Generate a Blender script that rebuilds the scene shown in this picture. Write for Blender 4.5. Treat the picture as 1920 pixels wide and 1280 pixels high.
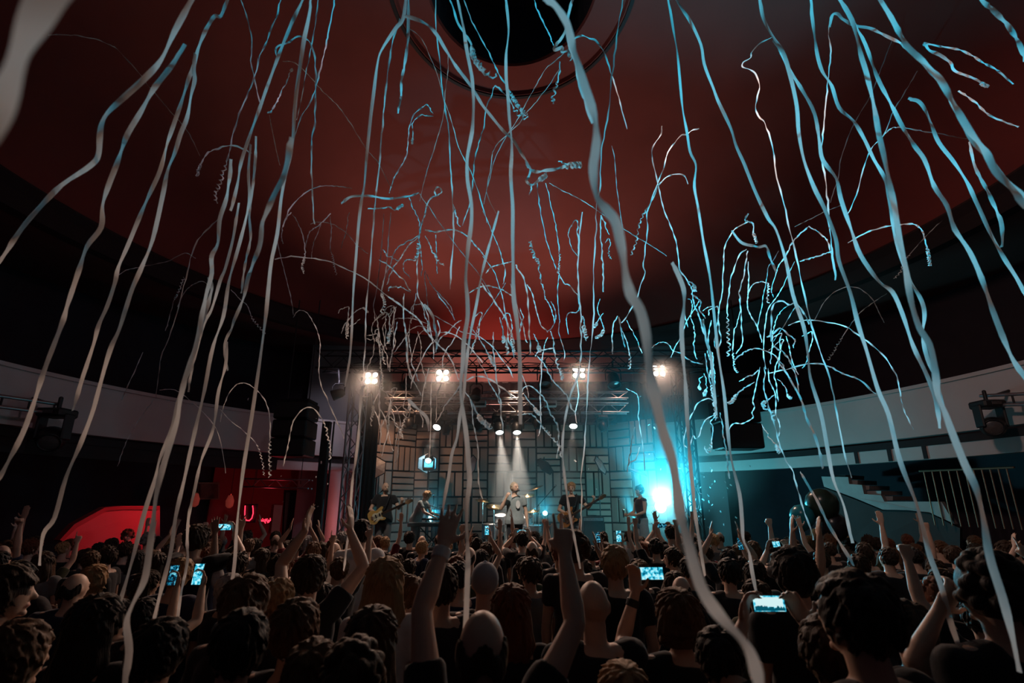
import bpy, bmesh, math, random
import numpy as np
from mathutils import Vector, Matrix, noise
for _o in list(bpy.data.objects):
    bpy.data.objects.remove(_o, do_unlink=True)
SC = bpy.context.scene
COL = SC.collection
PI = math.pi
R = math.radians
rng = random.Random(7)

# ---------------------------------------------------------------- camera
F, CAM_H, PITCH, SHIFT = 853.33, 2.22, R(14), 87.0
cam_d = bpy.data.cameras.new('camera'); cam = bpy.data.objects.new('camera', cam_d); COL.objects.link(cam)
cam_d.sensor_width = 36; cam_d.lens = 16.0; cam_d.shift_y = SHIFT / 1920
cam_d.clip_start = 0.05; cam_d.clip_end = 200
cam_d.dof.use_dof = True; cam_d.dof.focus_distance = 7.0; cam_d.dof.aperture_fstop = 2.0
cam.location = (0, 0, CAM_H); cam.rotation_euler = (PI / 2 + PITCH, 0, 0)
SC.camera = cam
# ---------------------------------------------------------------- colour, world
SC.view_settings.view_transform = 'Standard'; SC.view_settings.look = 'None'
SC.view_settings.gamma = 1; SC.view_settings.use_curve_mapping = False
SC.view_settings.exposure = 0.0
w = bpy.data.worlds.new('hall_dark'); SC.world = w; w.use_nodes = True
w.node_tree.nodes['Background'].inputs[0].default_value = (0.95, 0.58, 0.80, 1)
w.node_tree.nodes['Background'].inputs[1].default_value = 0.011
try:
    SC.cycles.use_denoising = True
    SC.cycles.sample_clamp_indirect = 4.0
    SC.cycles.max_bounces = 5; SC.cycles.diffuse_bounces = 2; SC.cycles.glossy_bounces = 2
    SC.cycles.transmission_bounces = 3; SC.cycles.volume_bounces = 0; SC.cycles.transparent_max_bounces = 8
    SC.cycles.caustics_reflective = False; SC.cycles.caustics_refractive = False
    SC.cycles.volume_step_rate = 2.0
except Exception:
    pass

def ray(px, py):
    x = (px - 960) / F; y = (640 + SHIFT - py) / F
    return Vector((x, math.cos(PITCH) - y * math.sin(PITCH), math.sin(PITCH) + y * math.cos(PITCH)))
CAMP = Vector((0, 0, CAM_H))
def at_d(px, py, d): return CAMP + ray(px, py) * d
def at_y(px, py, Y):
    r = ray(px, py); return CAMP + r * (Y / r.y)
def at_r(px, py, rad, cy=6.1):          # point of the sight line on the cylinder of radius rad about the hall's axis
    r = ray(px, py); a = r.x ** 2 + r.y ** 2; b = -2 * r.y * cy; c = cy * cy - rad * rad
    t = (-b + math.sqrt(max(b * b - 4 * a * c, 0))) / (2 * a)
    return CAMP + r * t

# ---------------------------------------------------------------- lights
def spot(name, loc, target, energy, color, size=60, blend=0.5, soft=0.05):
    d = bpy.data.lights.new(name, 'SPOT'); d.energy = energy; d.color = color
    d.spot_size = R(size); d.spot_blend = blend; d.shadow_soft_size = soft
    o = bpy.data.objects.new(name, d); COL.objects.link(o)
    o.location = loc; o.rotation_euler = (Vector(target) - Vector(loc)).to_track_quat('-Z', 'Y').to_euler()
    return o
def point(name, loc, energy, color, soft=0.1):
    d = bpy.data.lights.new(name, 'POINT'); d.energy = energy; d.color = color; d.shadow_soft_size = soft
    o = bpy.data.objects.new(name, d); COL.objects.link(o); o.location = loc
    return o
WARM = (1.0, 0.68, 0.52); WHITE = (1.0, 0.9, 0.78); CYAN = (0.025, 0.53, 0.77); RED = (1.0, 0.06, 0.09)
BLINDERS = [(697, 709), (830, 704), (1085, 698), (1235, 695)]
for i, (px, py) in enumerate(BLINDERS):                      # the audience blinders on the front truss
    p = at_y(px, py, 10.8) + Vector((0, -0.12, 0))
    spot('blinder_light', p, (p.x * 0.6, 3.2, 0.2), 490, WARM, 84, 0.8, 0.09)
# strong cyan washes on the stage floor, turned up at the hall
spot('cyan_wash_light', at_y(1236, 940, 11.9), (1.7, 3.1, 7.7), 10500, CYAN, 66, 0.8, 0.1)
spot('cyan_wash_light', at_y(1242, 935, 11.9), (3.9, 3.0, 4.0), 3800, CYAN, 46, 0.7, 0.1)
spot('cyan_wash_light', at_y(1244, 945, 12.1), (6.4, 10.6, 3.7), 420, (0.10, 0.75, 0.9), 120, 0.9, 0.1)
point('cyan_lamp_glow', at_y(1238, 945, 12.3), 140, (0.16, 0.80, 0.95), 0.22)
point('cyan_lamp_glow', at_y(1020, 958, 13.1), 16, CYAN, 0.12)
point('cyan_lamp_glow', at_y(808, 962, 13.1), 20, CYAN, 0.12)
spot('cyan_wash_light', at_y(1192, 978, 12.3), at_y(1110, 800, 11.7), 1300, CYAN, 26, 0.4, 0.03)
spot('cyan_wash_light', at_y(812, 968, 13.3), at_y(800, 850, 13.0), 110, CYAN, 95, 0.6, 0.05)
spot('cyan_wash_light', at_y(1022, 962, 13.3), at_y(1020, 860, 13.0), 90, CYAN, 95, 0.6, 0.05)
# key beams from the moving heads
KEYS = [(936, 812, 955, 985), (969, 812, 976, 985), (820, 802, 790, 900), (1075, 799, 1068, 930)]
for i, (a, b, c, d_) in enumerate(KEYS):
    s = at_y(a, b - 9, 12.6); t = at_y(c, d_, 12.4 if i < 2 else 12.2)
    spot('moving_head_light', s + (t - s).normalized() * 0.20, t, (1300, 1300, 420, 420)[i], WHITE, 30 if i < 2 else 34, 0.6, 0.04)
spot('hex_lamp_light', at_y(803, 862, 13.08), at_y(801, 872, 13.25), 16, CYAN, 160, 0.3, 0.02)
spot('side_fill_light', (-4.3, 10.6, 5.3), (-5.3, 14.1, 4.0), 90, (0.8, 0.72, 0.9), 70, 0.8, 0.1)  # unseen lilac spot, added to lift the left stage wall
# front wash on the players, warm wash on the backdrop
for x, y_, e in ((-2.95, 0.0, 330), (0.1, 0, 950), (1.4, 0, 330), (2.95, 0, 280)):
    spot('front_wash_light', (x * 0.8, 7.6, 5.9), (x, 10.4 if e > 900 else 10.9, 2.0 if e > 900 else 2.15), e, WHITE, 19 if e > 900 else 16, 0.6, 0.06)
spot('backdrop_wash_light', (-3.2, 11.4, 5.3), (-3.0, 14.0, 3.0), 200, (1.0, 0.55, 0.34), 75, 0.8, 0.1)
spot('backdrop_wash_light', (0.1, 12.0, 5.3), (0.0, 14.0, 2.6), 110, (1.0, 0.68, 0.48), 80, 0.8, 0.1)
spot('backdrop_wash_light', (3.0, 11.6, 5.3), (3.0, 13.8, 3.2), 60, (1.0, 0.55, 0.40), 75, 0.8, 0.1)
# unseen up-lights added above the stage truss, standing in for spill on the dome
for x in (-2.4, 1.2):
    spot('dome_fill_light', (x, 11.4, 6.1), (x * 0.6, 9.9, 10.0), 215, (1.0, 1.0, 0.85), 140, 0.9, 0.2)
spot('upstage_wash_light', (-0.5, 12.2, 5.75), (-0.4, 14.4, 6.3), 200, (1.0, 0.42, 0.33), 150, 0.9, 0.2)
# red light in the left foyer and on its parapet
spot('foyer_light', at_y(470, 905, 10.6), at_r(205, 990, 8.4), 130, RED, 50, 0.8, 0.1)
point('foyer_light', at_y(520, 945, 12.4) + Vector((0, -0.6, 0.3)), 4.5, RED, 0.15)
point('column_light', at_y(648, 985, 12.3) + Vector((0, -0.2, 0)), 14, (1.0, 0.25, 0.25), 0.1)
# unseen fills added in mid-air to lift the balcony fronts
spot('balcony_fill_light', (1.0, 3.5, 6.8), (8.5, 6.3, 3.8), 390, (1.0, 0.66, 0.56), 85, 0.9, 0.3)
spot('balcony_fill_light', (-1.0, 3.5, 6.8), (-7.8, 8.6, 3.8), 90, (0.9, 0.66, 0.78), 80, 0.9, 0.3)

# ---------------------------------------------------------------- tags and materials
def tag(o, label=None, cat=None, group=None, kind=None):
    if label: o['label'] = label
    if cat: o['category'] = cat
    if group: o['group'] = group
    if kind: o['kind'] = kind
    return o
MATS = {}
def mat(name, color=(0.5, 0.5, 0.5), rough=0.6, metal=0.0, emit=None, estr=0.0, nscale=0, namp=0.0, bump=0.0, objcol=False, tint=False, stretch=None, spec=0.4):
    if name in MATS: return MATS[name]
    m = bpy.data.materials.new(name); m.use_nodes = True; nt = m.node_tree; b = nt.nodes['Principled BSDF']
    b.inputs['Roughness'].default_value = rough; b.inputs['Metallic'].default_value = metal
    b.inputs['Specular IOR Level'].default_value = spec
    b.inputs['Base Color'].default_value = (*color, 1)
    src = None
    if objcol:
        oi = nt.nodes.new('ShaderNodeObjectInfo'); src = oi.outputs['Color']
    if tint:
        at = nt.nodes.new('ShaderNodeAttribute'); at.attribute_name = 'tint'
        if src is None: src = at.outputs['Color']
        else:
            mx = nt.nodes.new('ShaderNodeMix'); mx.data_type = 'RGBA'; mx.blend_type = 'MULTIPLY'; mx.inputs[0].default_value = 1
            nt.links.new(src, mx.inputs[6]); nt.links.new(at.outputs['Color'], mx.inputs[7]); src = mx.outputs[2]
    if nscale:
        tc = nt.nodes.new('ShaderNodeTexCoord'); mp = nt.nodes.new('ShaderNodeMapping')
        if stretch: mp.inputs['Scale'].default_value = stretch
        nz = nt.nodes.new('ShaderNodeTexNoise'); nz.inputs['Scale'].default_value = nscale; nz.inputs['Detail'].default_value = 4
        nt.links.new(tc.outputs['Object'], mp.inputs[0]); nt.links.new(mp.outputs[0], nz.inputs['Vector'])
        if namp:
            mr = nt.nodes.new('ShaderNodeMapRange'); mr.inputs[3].default_value = 1 - namp; mr.inputs[4].default_value = 1 + namp
            nt.links.new(nz.outputs[0], mr.inputs[0])
            mx = nt.nodes.new('ShaderNodeMix'); mx.data_type = 'RGBA'; mx.blend_type = 'MULTIPLY'; mx.inputs[0].default_value = 1
            if src is None: mx.inputs[6].default_value = (*color, 1)
            else: nt.links.new(src, mx.inputs[6])
            nt.links.new(mr.outputs[0], mx.inputs[7]); src = mx.outputs[2]
        if bump:
            bp = nt.nodes.new('ShaderNodeBump'); bp.inputs['Strength'].default_value = bump; bp.inputs['Distance'].default_value = 0.01
            nt.links.new(nz.outputs[0], bp.inputs['Height']); nt.links.new(bp.outputs[0], b.inputs['Normal'])
    if src is not None: nt.links.new(src, b.inputs['Base Color'])
    if emit:
        b.inputs['Emission Color'].default_value = (*emit, 1); b.inputs['Emission Strength'].default_value = estr
    MATS[name] = m
    return m
M_skin = mat('skin', rough=0.5, objcol=True, tint=True, nscale=40, namp=0.08)
M_cloth = mat('woven_cloth', rough=0.85, objcol=True, nscale=30, namp=0.15, bump=0.3, spec=0.15)
M_hair = mat('hair_strands', rough=0.6, spec=0.22, objcol=True, nscale=18, namp=0.45, bump=0.5, stretch=(9, 9, 1.2))
M_black = mat('black_plastic', (0.012, 0.012, 0.014), 0.45, nscale=20, namp=0.2)
M_blackmetal = mat('black_metal', (0.03, 0.028, 0.03), 0.4, 0.6, nscale=15, namp=0.2)
M_alu = mat('truss_aluminium', (0.33, 0.31, 0.32), 0.38, 0.85, nscale=25, namp=0.15)
M_truss = mat('black_truss_tube', (0.05, 0.045, 0.05), 0.4, 0.7, nscale=25, namp=0.2)
M_chrome = mat('chrome', (0.75, 0.75, 0.75), 0.15, 1.0)
M_brass = mat('cymbal_bronze', (0.75, 0.55, 0.28), 0.25, 1.0, nscale=60, namp=0.1)
M_blackcloth = mat('black_drape', (0.014, 0.013, 0.015), 0.95, nscale=14, namp=0.3, bump=0.3, spec=0.1)
M_lens = mat('lit_lens', (0.9, 0.9, 0.9), 0.3, emit=(1.0, 0.95, 0.86), estr=5)
M_lens2 = mat('lit_spot_lens', (0.9, 0.9, 0.9), 0.3, emit=(0.93, 1.0, 0.98), estr=7)
M_lenscyan = mat('lit_cyan_lens', (0.6, 0.9, 0.9), 0.3, emit=(0.35, 0.95, 1.0), estr=9)
M_led = mat('dim_lens', (0.08, 0.07, 0.07), 0.2, nscale=60, namp=0.5)
M_white = mat('white_plastic', (0.62, 0.60, 0.58), 0.5, nscale=20, namp=0.1)
for m_, w_, r_, c_ in ((M_hair, .6, .3, (.85, .6, .42, 1)), (M_skin, .25, .4, (1, .75, .6, 1)), (M_cloth, .25, .5, (.8, .75, .75, 1))):
    b_ = m_.node_tree.nodes['Principled BSDF']; b_.inputs['Sheen Weight'].default_value = w_; b_.inputs['Sheen Roughness'].default_value = r_; b_.inputs['Sheen Tint'].default_value = c_
def paper():
    m = bpy.data.materials.new('thin_white_paper'); m.use_nodes = True; nt = m.node_tree
    b = nt.nodes['Principled BSDF']; out = nt.nodes['Material Output']
    tc = nt.nodes.new('ShaderNodeTexCoord'); nz = nt.nodes.new('ShaderNodeTexNoise'); nz.inputs['Scale'].default_value = 30
    mr = nt.nodes.new('ShaderNodeMapRange'); mr.inputs[3].default_value = 0.72; mr.inputs[4].default_value = 0.9
    nt.links.new(tc.outputs['Object'], nz.inputs['Vector']); nt.links.new(nz.outputs[0], mr.inputs[0]); nt.links.new(mr.outputs[0], b.inputs['Base Color'])
    b.inputs['Roughness'].default_value = 0.8
    tr = nt.nodes.new('ShaderNodeBsdfTranslucent'); tr.inputs[0].default_value = (0.82, 0.8, 0.78, 1)
    mx = nt.nodes.new('ShaderNodeMixShader'); mx.inputs[0].default_value = 0.45
    nt.links.new(b.outputs[0], mx.inputs[1]); nt.links.new(tr.outputs[0], mx.inputs[2]); nt.links.new(mx.outputs[0], out.inputs[0])
    return m
M_paper = paper()

# ---------------------------------------------------------------- mesh helpers
class MB:
    """collects closed shapes into one mesh"""
    def __init__(s): s.v = []; s.f = []
    def add(s, vs, fs):
        b = len(s.v); s.v.extend(tuple(x) for x in vs); s.f.extend(tuple(b + i for i in f) for f in fs); return s
    def box(s, c, size, rot=None, bev=0.0):
        hx, hy, hz = size[0] / 2, size[1] / 2, size[2] / 2; c = Vector(c)
        if bev:
            b = min(bev, hx * .8, hy * .8, hz * .8); vs = []; bm = bmesh.new(); bmesh.ops.create_cube(bm, size=1)
            for v in bm.verts: v.co = Vector((v.co.x * 2 * hx, v.co.y * 2 * hy, v.co.z * 2 * hz))
            bmesh.ops.bevel(bm, geom=bm.edges[:], offset=b, segments=1, affect='EDGES')
            bm.verts.index_update(); vs = [v.co.copy() for v in bm.verts]; fs = [[v.index for v in f.verts] for f in bm.faces]; bm.free()
        else:
            vs = [Vector((x * hx, y * hy, z * hz)) for x in (-1, 1) for y in (-1, 1) for z in (-1, 1)]
            fs = [(0, 1, 3, 2), (4, 6, 7, 5), (0, 4, 5, 1), (2, 3, 7, 6), (0, 2, 6, 4), (1, 5, 7, 3)]
        if rot is not None: vs = [rot @ v for v in vs]
        return s.add([c + v for v in vs], fs)
    def loft(s, rings):
        """rings: (centre, u, v) half-axis vectors; caps closed"""
        n = s.n if hasattr(s, 'n') else 12; vs = []; fs = []
        for c, u, v in rings:
            for k in range(n):
                a = 2 * PI * k / n; vs.append(Vector(c) + Vector(u) * math.cos(a) + Vector(v) * math.sin(a))
        for i in range(len(rings) - 1):
            for k in range(n):
                a, b = i * n + k, i * n + (k + 1) % n; fs.append((a, b, b + n, a + n))
        vs.append(Vector(rings[0][0])); vs.append(Vector(rings[-1][0])); c0, c1 = len(vs) - 2, len(vs) - 1; e = (len(rings) - 1) * n
        for k in range(n):
            fs.append((c0, (k + 1) % n, k)); fs.append((c1, e + k, e + (k + 1) % n))
        return s.add(vs, fs)
    def limb(s, a, b, prof, flat=1.0, side=None, caps=True):
        """tapered rounded limb from a to b; prof: list of (t, r)"""
        a, b = Vector(a), Vector(b); d = (b - a); L = d.length or 1e-6; d = d / L
        ref = Vector(side) if side is not None else (Vector((0, 0, 1)) if abs(d.z) < 0.9 else Vector((1, 0, 0)))
        u = (ref - d * ref.dot(d)).normalized(); v = d.cross(u)
        r0, r1 = prof[0][1], prof[-1][1]; rings = []
        if caps:
            for q in (0.97, 0.7, 0.35): rings.append((a - d * r0 * q, u * r0 * math.sqrt(1 - q * q), v * r0 * flat * math.sqrt(1 - q * q)))
        for t, r in prof: rings.append((a + d * (L * t), u * r, v * r * flat))
        if caps:
            for q in (0.35, 0.7, 0.97): rings.append((b + d * r1 * q, u * r1 * math.sqrt(1 - q * q), v * r1 * flat * math.sqrt(1 - q * q)))
        return s.loft(rings)
    def tube(s, a, b, r, r2=None): return s.limb(a, b, [(0, r), (1, r2 if r2 is not None else r)], caps=False)
    def path(s, pts, r):
        for p, q in zip(pts[:-1], pts[1:]): s.limb(p, q, [(0, r), (1, r)])
        return s
    def ell(s, c, rad, rot=None, nu=16, nv=10):
        c = Vector(c); vs = [Vector((0, 0, 1))]; fs = []
        for j in range(1, nv):
            th = PI * j / nv
            for k in range(nu): vs.append(Vector((math.sin(th) * math.cos(2 * PI * k / nu), math.sin(th) * math.sin(2 * PI * k / nu), math.cos(th))))
        vs.append(Vector((0, 0, -1)))
        for k in range(nu):
            fs.append((0, 1 + k, 1 + (k + 1) % nu)); fs.append((len(vs) - 1, 1 + (nv - 2) * nu + (k + 1) % nu, 1 + (nv - 2) * nu + k))
        for j in range(nv - 2):
            for k in range(nu):
                a, b = 1 + j * nu + k, 1 + j * nu + (k + 1) % nu; fs.append((a, a + nu, b + nu, b))
        vs = [Vector((v.x * rad[0], v.y * rad[1], v.z * rad[2])) for v in vs]
        if rot is not None: vs = [rot @ v for v in vs]
        return s.add([c + v for v in vs], fs)
    def prism(s, poly, depth, frame=None):
        """poly: 2-D points extruded by depth; frame maps (x, y, z) to space"""
        n = len(poly); vs = [Vector((p[0], p[1], 0)) for p in poly] + [Vector((p[0], p[1], depth)) for p in poly]
        fs = [tuple(range(n - 1, -1, -1)), tuple(range(n, 2 * n))] + [(k, (k + 1) % n, (k + 1) % n + n, k + n) for k in range(n)]
        if frame is not None: vs = [frame @ v for v in vs]
        return s.add(vs, fs)
    def lathe(s, prof, c=(0, 0, 0), n=20, rot=None):
        vs = []; fs = []; c = Vector(c)
        for r, z in prof:
            for k in range(n): vs.append(Vector((r * math.cos(2 * PI * k / n), r * math.sin(2 * PI * k / n), z)))
        for i in range(len(prof) - 1):
            for k in range(n):
                a, b = i * n + k, i * n + (k + 1) % n; fs.append((a, b, b + n, a + n))
        if rot is not None: vs = [rot @ v for v in vs]
        return s.add([c + v for v in vs], fs)
    def mesh(s, name):
        me = bpy.data.meshes.new(name); me.from_pydata([tuple(v) for v in s.v], [], s.f); me.update(); return me
    def build(s, name, m, parent=None, smooth=False, loc=None):
        me = s.mesh(name); me.materials.append(m)
        if smooth: me.shade_smooth()
        return link(name, me, parent, loc)
def link(name, me, parent=None, loc=None):
    o = bpy.data.objects.new(name, me); COL.objects.link(o)
    if parent is not None: o.parent = parent
    if loc is not None: o.location = loc
    return o
def empty(name, loc=(0, 0, 0), rz=0.0):
    o = bpy.data.objects.new(name, None); COL.objects.link(o); o.location = loc; o.rotation_euler = (0, 0, rz); o.empty_display_size = 0.1
    return o
def rot_to(d, up=(0, 0, 1)):
    """matrix whose +Y is d"""
    return Vector(d).to_track_quat('Y', 'Z').to_matrix()
def copy_tree(o, parent=None):
    c = o.copy(); COL.objects.link(c)
    if parent is not None: c.parent = parent
    for ch in list(o.children): copy_tree(ch, c)
    return c
# ================================================================ the hall
HC = Vector((0, 6.1, 0))
def cyl(rad, ang, z): return Vector((HC.x + rad * math.sin(ang), HC.y + rad * math.cos(ang), z))
def band(name, prof, a0, a1, m, n=64, kind='structure', parent=None, smooth=True):
    """sweeps a closed (radius, z) profile round the hall axis; angle 0 points at the stage"""
    vs = []; fs = []; k = len(prof)
    for i in range(n + 1):
        a = a0 + (a1 - a0) * i / n
        for r, z in prof: vs.append(cyl(r, a, z))
    for i in range(n):
        for j in range(k):
            p, q = i * k + j, i * k + (j + 1) % k; fs.append((p, q, q + k, p + k))
    fs.append(tuple(range(k))[::-1]); fs.append(tuple(n * k + j for j in range(k)))
    o = MB().add(vs, fs).build(name, m, parent)
    if kind: tag(o, kind=kind)
    return o
M_floor = mat('dark_wood_floor', (0.03, 0.022, 0.018), 0.5, nscale=6, namp=0.3)
M_dome = mat('red_brown_dome_plaster', (0.22, 0.040, 0.033), 0.9, nscale=1.2, namp=0.16, spec=0.1)
M_rim = mat('dark_plaster_and_rim_shade', (0.035, 0.014, 0.013), 0.9, nscale=3, namp=0.2)
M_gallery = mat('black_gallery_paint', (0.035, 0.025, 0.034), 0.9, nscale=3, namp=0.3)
M_cove = mat('maroon_cove_plaster', (0.16, 0.045, 0.04), 0.9, nscale=2, namp=0.15)
M_parapet = mat('balcony_plaster', (0.50, 0.44, 0.43), 0.85, nscale=2.5, namp=0.08)
M_dark = mat('dark_soffit_and_fascia_shade', (0.02, 0.016, 0.018), 0.9, nscale=3, namp=0.2)
M_redwall = mat('red_foyer_wall', (0.42, 0.05, 0.06), 0.8, nscale=3, namp=0.2)
M_salmon = mat('salmon_wall_plaster', (0.42, 0.24, 0.22), 0.9, nscale=2, namp=0.1)
M_grey = mat('grey_wall_paint', (0.30, 0.29, 0.30), 0.85, nscale=2, namp=0.1)

fl = MB().lathe([(0.0, 0), (13.5, 0)], (0, 6.1, 0), 64).build('floor', M_floor); tag(fl, kind='structure')
# dome with the round opening; the opening is a short dark shaft
Rd, Zr, Za, r0, r1 = 8.05, 7.35, 11.2, 1.5, 2.1
hgt = Za - Zr; Rs = (Rd * Rd + hgt * hgt) / (2 * hgt)
def dome_z(r): return Za - Rs + math.sqrt(Rs * Rs - r * r)
prof = [(r1 + (Rd - r1) * i / 24, dome_z(r1 + (Rd - r1) * i / 24)) for i in range(25)]
dome = MB().lathe(prof, HC, 96).build('ceiling', M_dome, smooth=True); tag(dome, kind='structure')
ring = MB().lathe([(r1 + .06, dome_z(r1) - .03), (r1, dome_z(r1) - .05), (r1 - .03, dome_z(r1) + .02), (r0 + .03, dome_z(r0) - .02), (r0, dome_z(r0) + .03), (r0, Za + 1.0)], HC, 72).build('trim_1', M_dome); tag(ring, kind='structure')
lip = MB().lathe([(r1 + .10, dome_z(r1 + .1) - .004), (r1 + .10, dome_z(r1) - .06), (r1 + .03, dome_z(r1) - .07), (r1 + .03, dome_z(r1))], HC, 72).build('trim_2', M_rim); tag(lip, kind='structure')
shaft = MB().lathe([(r0 - .01, Za - .1), (r0 - .02, Za + 1.4), (0.0, Za + 1.4)], HC, 48).build('ceiling_shaft', M_gallery); tag(shaft, kind='structure')
# rim moulding whose dark colour stands in for the rim's shadow, cove and gallery behind
band('trim_3', [(8.0, 7.30), (8.08, 7.42), (8.75, 7.40), (8.75, 7.05), (8.45, 7.02), (8.2, 7.2)], -2.2, 2.2, M_rim, 96)
band('ceiling_cove', [(8.75, 7.10), (12.2, 7.3), (12.2, 7.4), (8.75, 7.38)], -2.2, 2.2, M_cove, 96)
for s, nm in ((-1, 'left'), (1, 'right')):
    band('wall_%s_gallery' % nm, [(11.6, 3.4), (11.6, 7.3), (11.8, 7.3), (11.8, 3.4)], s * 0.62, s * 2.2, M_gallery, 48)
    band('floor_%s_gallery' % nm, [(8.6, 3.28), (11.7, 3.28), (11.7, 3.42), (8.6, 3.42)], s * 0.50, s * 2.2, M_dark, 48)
    band('wall_%s_parapet' % nm, [(8.50, 3.46), (8.50, 4.40), (8.46, 4.40), (8.46, 4.47), (8.72, 4.47), (8.72, 3.46)], s * 0.52, s * 2.2, M_parapet, 72)
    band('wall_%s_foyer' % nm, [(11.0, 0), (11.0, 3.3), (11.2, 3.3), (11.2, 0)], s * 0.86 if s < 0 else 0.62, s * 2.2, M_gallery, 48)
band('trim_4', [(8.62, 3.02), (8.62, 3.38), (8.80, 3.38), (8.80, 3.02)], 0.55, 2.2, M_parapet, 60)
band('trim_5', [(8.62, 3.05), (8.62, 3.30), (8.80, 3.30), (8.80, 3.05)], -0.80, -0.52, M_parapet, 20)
band('trim_6', [(8.62, 3.02), (8.62, 3.30), (8.80, 3.30), (8.80, 3.02)], -2.2, -0.80, M_dark, 40)  # same fascia as on the right, its lack of light put into a dark colour
band('wall_foyer_red', [(10.9, 0), (10.9, 3.25), (11.1, 3.25), (11.1, 0)], -0.88, -0.36, M_redwall, 24)
# panel joints across the right parapet's lower step
for k, px in enumerate((1605, 1668, 1735)):
    p = at_r(px, 850, 8.62); a = math.atan2(p.x - HC.x, p.y - HC.y)
    band('trim_%d' % (7 + k), [(8.60, 3.03), (8.60, 3.37), (8.63, 3.37), (8.63, 3.03)], a - 0.004, a + 0.004, M_dark, 1)
# wall above and behind the stage
bw = MB().box((0, 14.55, 5.9), (11.5, 0.2, 3.0)).build('wall_back', M_salmon); tag(bw, kind='structure')
for s, nm in ((-1, 'left'), (1, 'right')):
    o = MB().box((s * 5.2, 14.2, 3.6), (2.6, 0.2, 7.4)).build('wall_stage_%s' % nm, M_grey); tag(o, kind='structure')

# ---------------------------------------------------------------- left foyer
def quad_at(pts, rad): return [at_r(px, py, rad) for px, py in pts]
def slab(name, pts3, thick, m, parent=None):
    """a plate of the given outline, thickened away from the hall's centre"""
    n = len(pts3); c = sum(pts3, Vector()) / n; d = Vector((c.x - HC.x, c.y - HC.y, 0)).normalized() * thick
    vs = list(pts3) + [p + d for p in pts3]
    fs = [tuple(range(n)), tuple(range(2 * n - 1, n - 1, -1))] + [(k, k + n, (k + 1) % n + n, (k + 1) % n) for k in range(n)]
    return MB().add(vs, fs).build(name, m, parent)
M_redpar = mat('red_lit_plaster', (0.62, 0.10, 0.11), 0.7, nscale=4, namp=0.08)  # red of the foyer light put into the base colour
st = empty('staircase', at_r(200, 1010, 8.6))
def slab_in(name, pts, rad, thick, m, par):
    o = slab(name, quad_at(pts, rad), thick, m); o.parent = par; o.matrix_parent_inverse = Matrix.Translation(par.location).inverted(); return o
slab_in('stringer', [(116, 1060), (116, 1012), (142, 986), (198, 956), (232, 953), (300, 953), (300, 1060)], 8.6, 0.12, M_redpar, st)
slab_in('handrail', [(112, 1012), (140, 982), (197, 951), (232, 948), (300, 948), (300, 955), (232, 955), (199, 958), (144, 989), (118, 1014)], 8.55, 0.2, M_redwall, st)
for k in range(5):
    x0 = 150 + k * 30; slab_in('tread', [(x0, 1058 - k * 12), (x0, 1050 - k * 12), (x0 + 34, 1050 - k * 12), (x0 + 34, 1058 - k * 12)], 8.75, 0.9, M_dark, st)
tag(st, 'staircase side wall glowing red under the left balcony', 'staircase')
dr = empty('door_1', at_r(545, 1010, 10.85)); tag(dr, kind='structure')
slab_in('door_leaf', [(531, 1010), (536, 922), (566, 924), (560, 1010)], 10.8, 0.06, M_black, dr)
slab_in('door_frame', [(528, 1010), (533, 918), (569, 920), (564, 1010)], 10.87, 0.05, M_rim, dr)
slab_in('door_handle', [(557, 968), (557, 965), (561, 965), (561, 968)], 10.74, 0.05, M_chrome, dr)
o = slab('notice_board', quad_at([(508, 1000), (514, 946), (530, 947), (524, 1000)], 10.75), 0.05, mat('pale_board', (0.55, 0.6, 0.55), 0.6, nscale=5, namp=0.1))
tag(o, 'pale upright board standing beside the dark foyer door', 'board')
pic = empty('framed_picture', at_r(395, 920, 10.8))
slab_in('frame', [(372, 936), (372, 904), (412, 904), (412, 936)], 10.84, 0.05, mat('dull_gold_frame', (0.25, 0.14, 0.08), 0.5, nscale=20, namp=0.2), pic)
slab_in('canvas', [(375, 934), (375, 907), (409, 907), (409, 934)], 10.8, 0.04, mat('brown_canvas', (0.14, 0.07, 0.05), 0.8, nscale=5, namp=0.6), pic)
tag(pic, 'brown framed picture on the red foyer wall', 'picture')
for i, (px, py) in enumerate(((366, 937), (431, 940))):
    p = at_r(px, py, 9.9); e = empty('lantern', p)
    MB().lathe([(0.005, .17), (.05, .16), (.10, .02), (.085, -.12), (.03, -.17), (0.0, -.17)], (0, 0, 0), 14).build('lantern_shade', mat('red_lantern_paper', (0.5, 0.13, 0.09), 0.7, nscale=12, namp=0.2, emit=(0.9, 0.12, 0.08), estr=0.10), e, True)
    MB().tube((0, 0, .16), (0, 0, 3.3 - p.z + .02), .006).build('cord', M_black, e)
    MB().tube((0, 0, .15), (0, 0, .20), .02).build('cap', M_brass, e)
    tag(e, ('red paper lantern hanging by the framed picture, nearer the red staircase', 'red paper lantern hanging between the picture and the red neon sign')[i], 'lantern', 'red lanterns in the left foyer')
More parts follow.
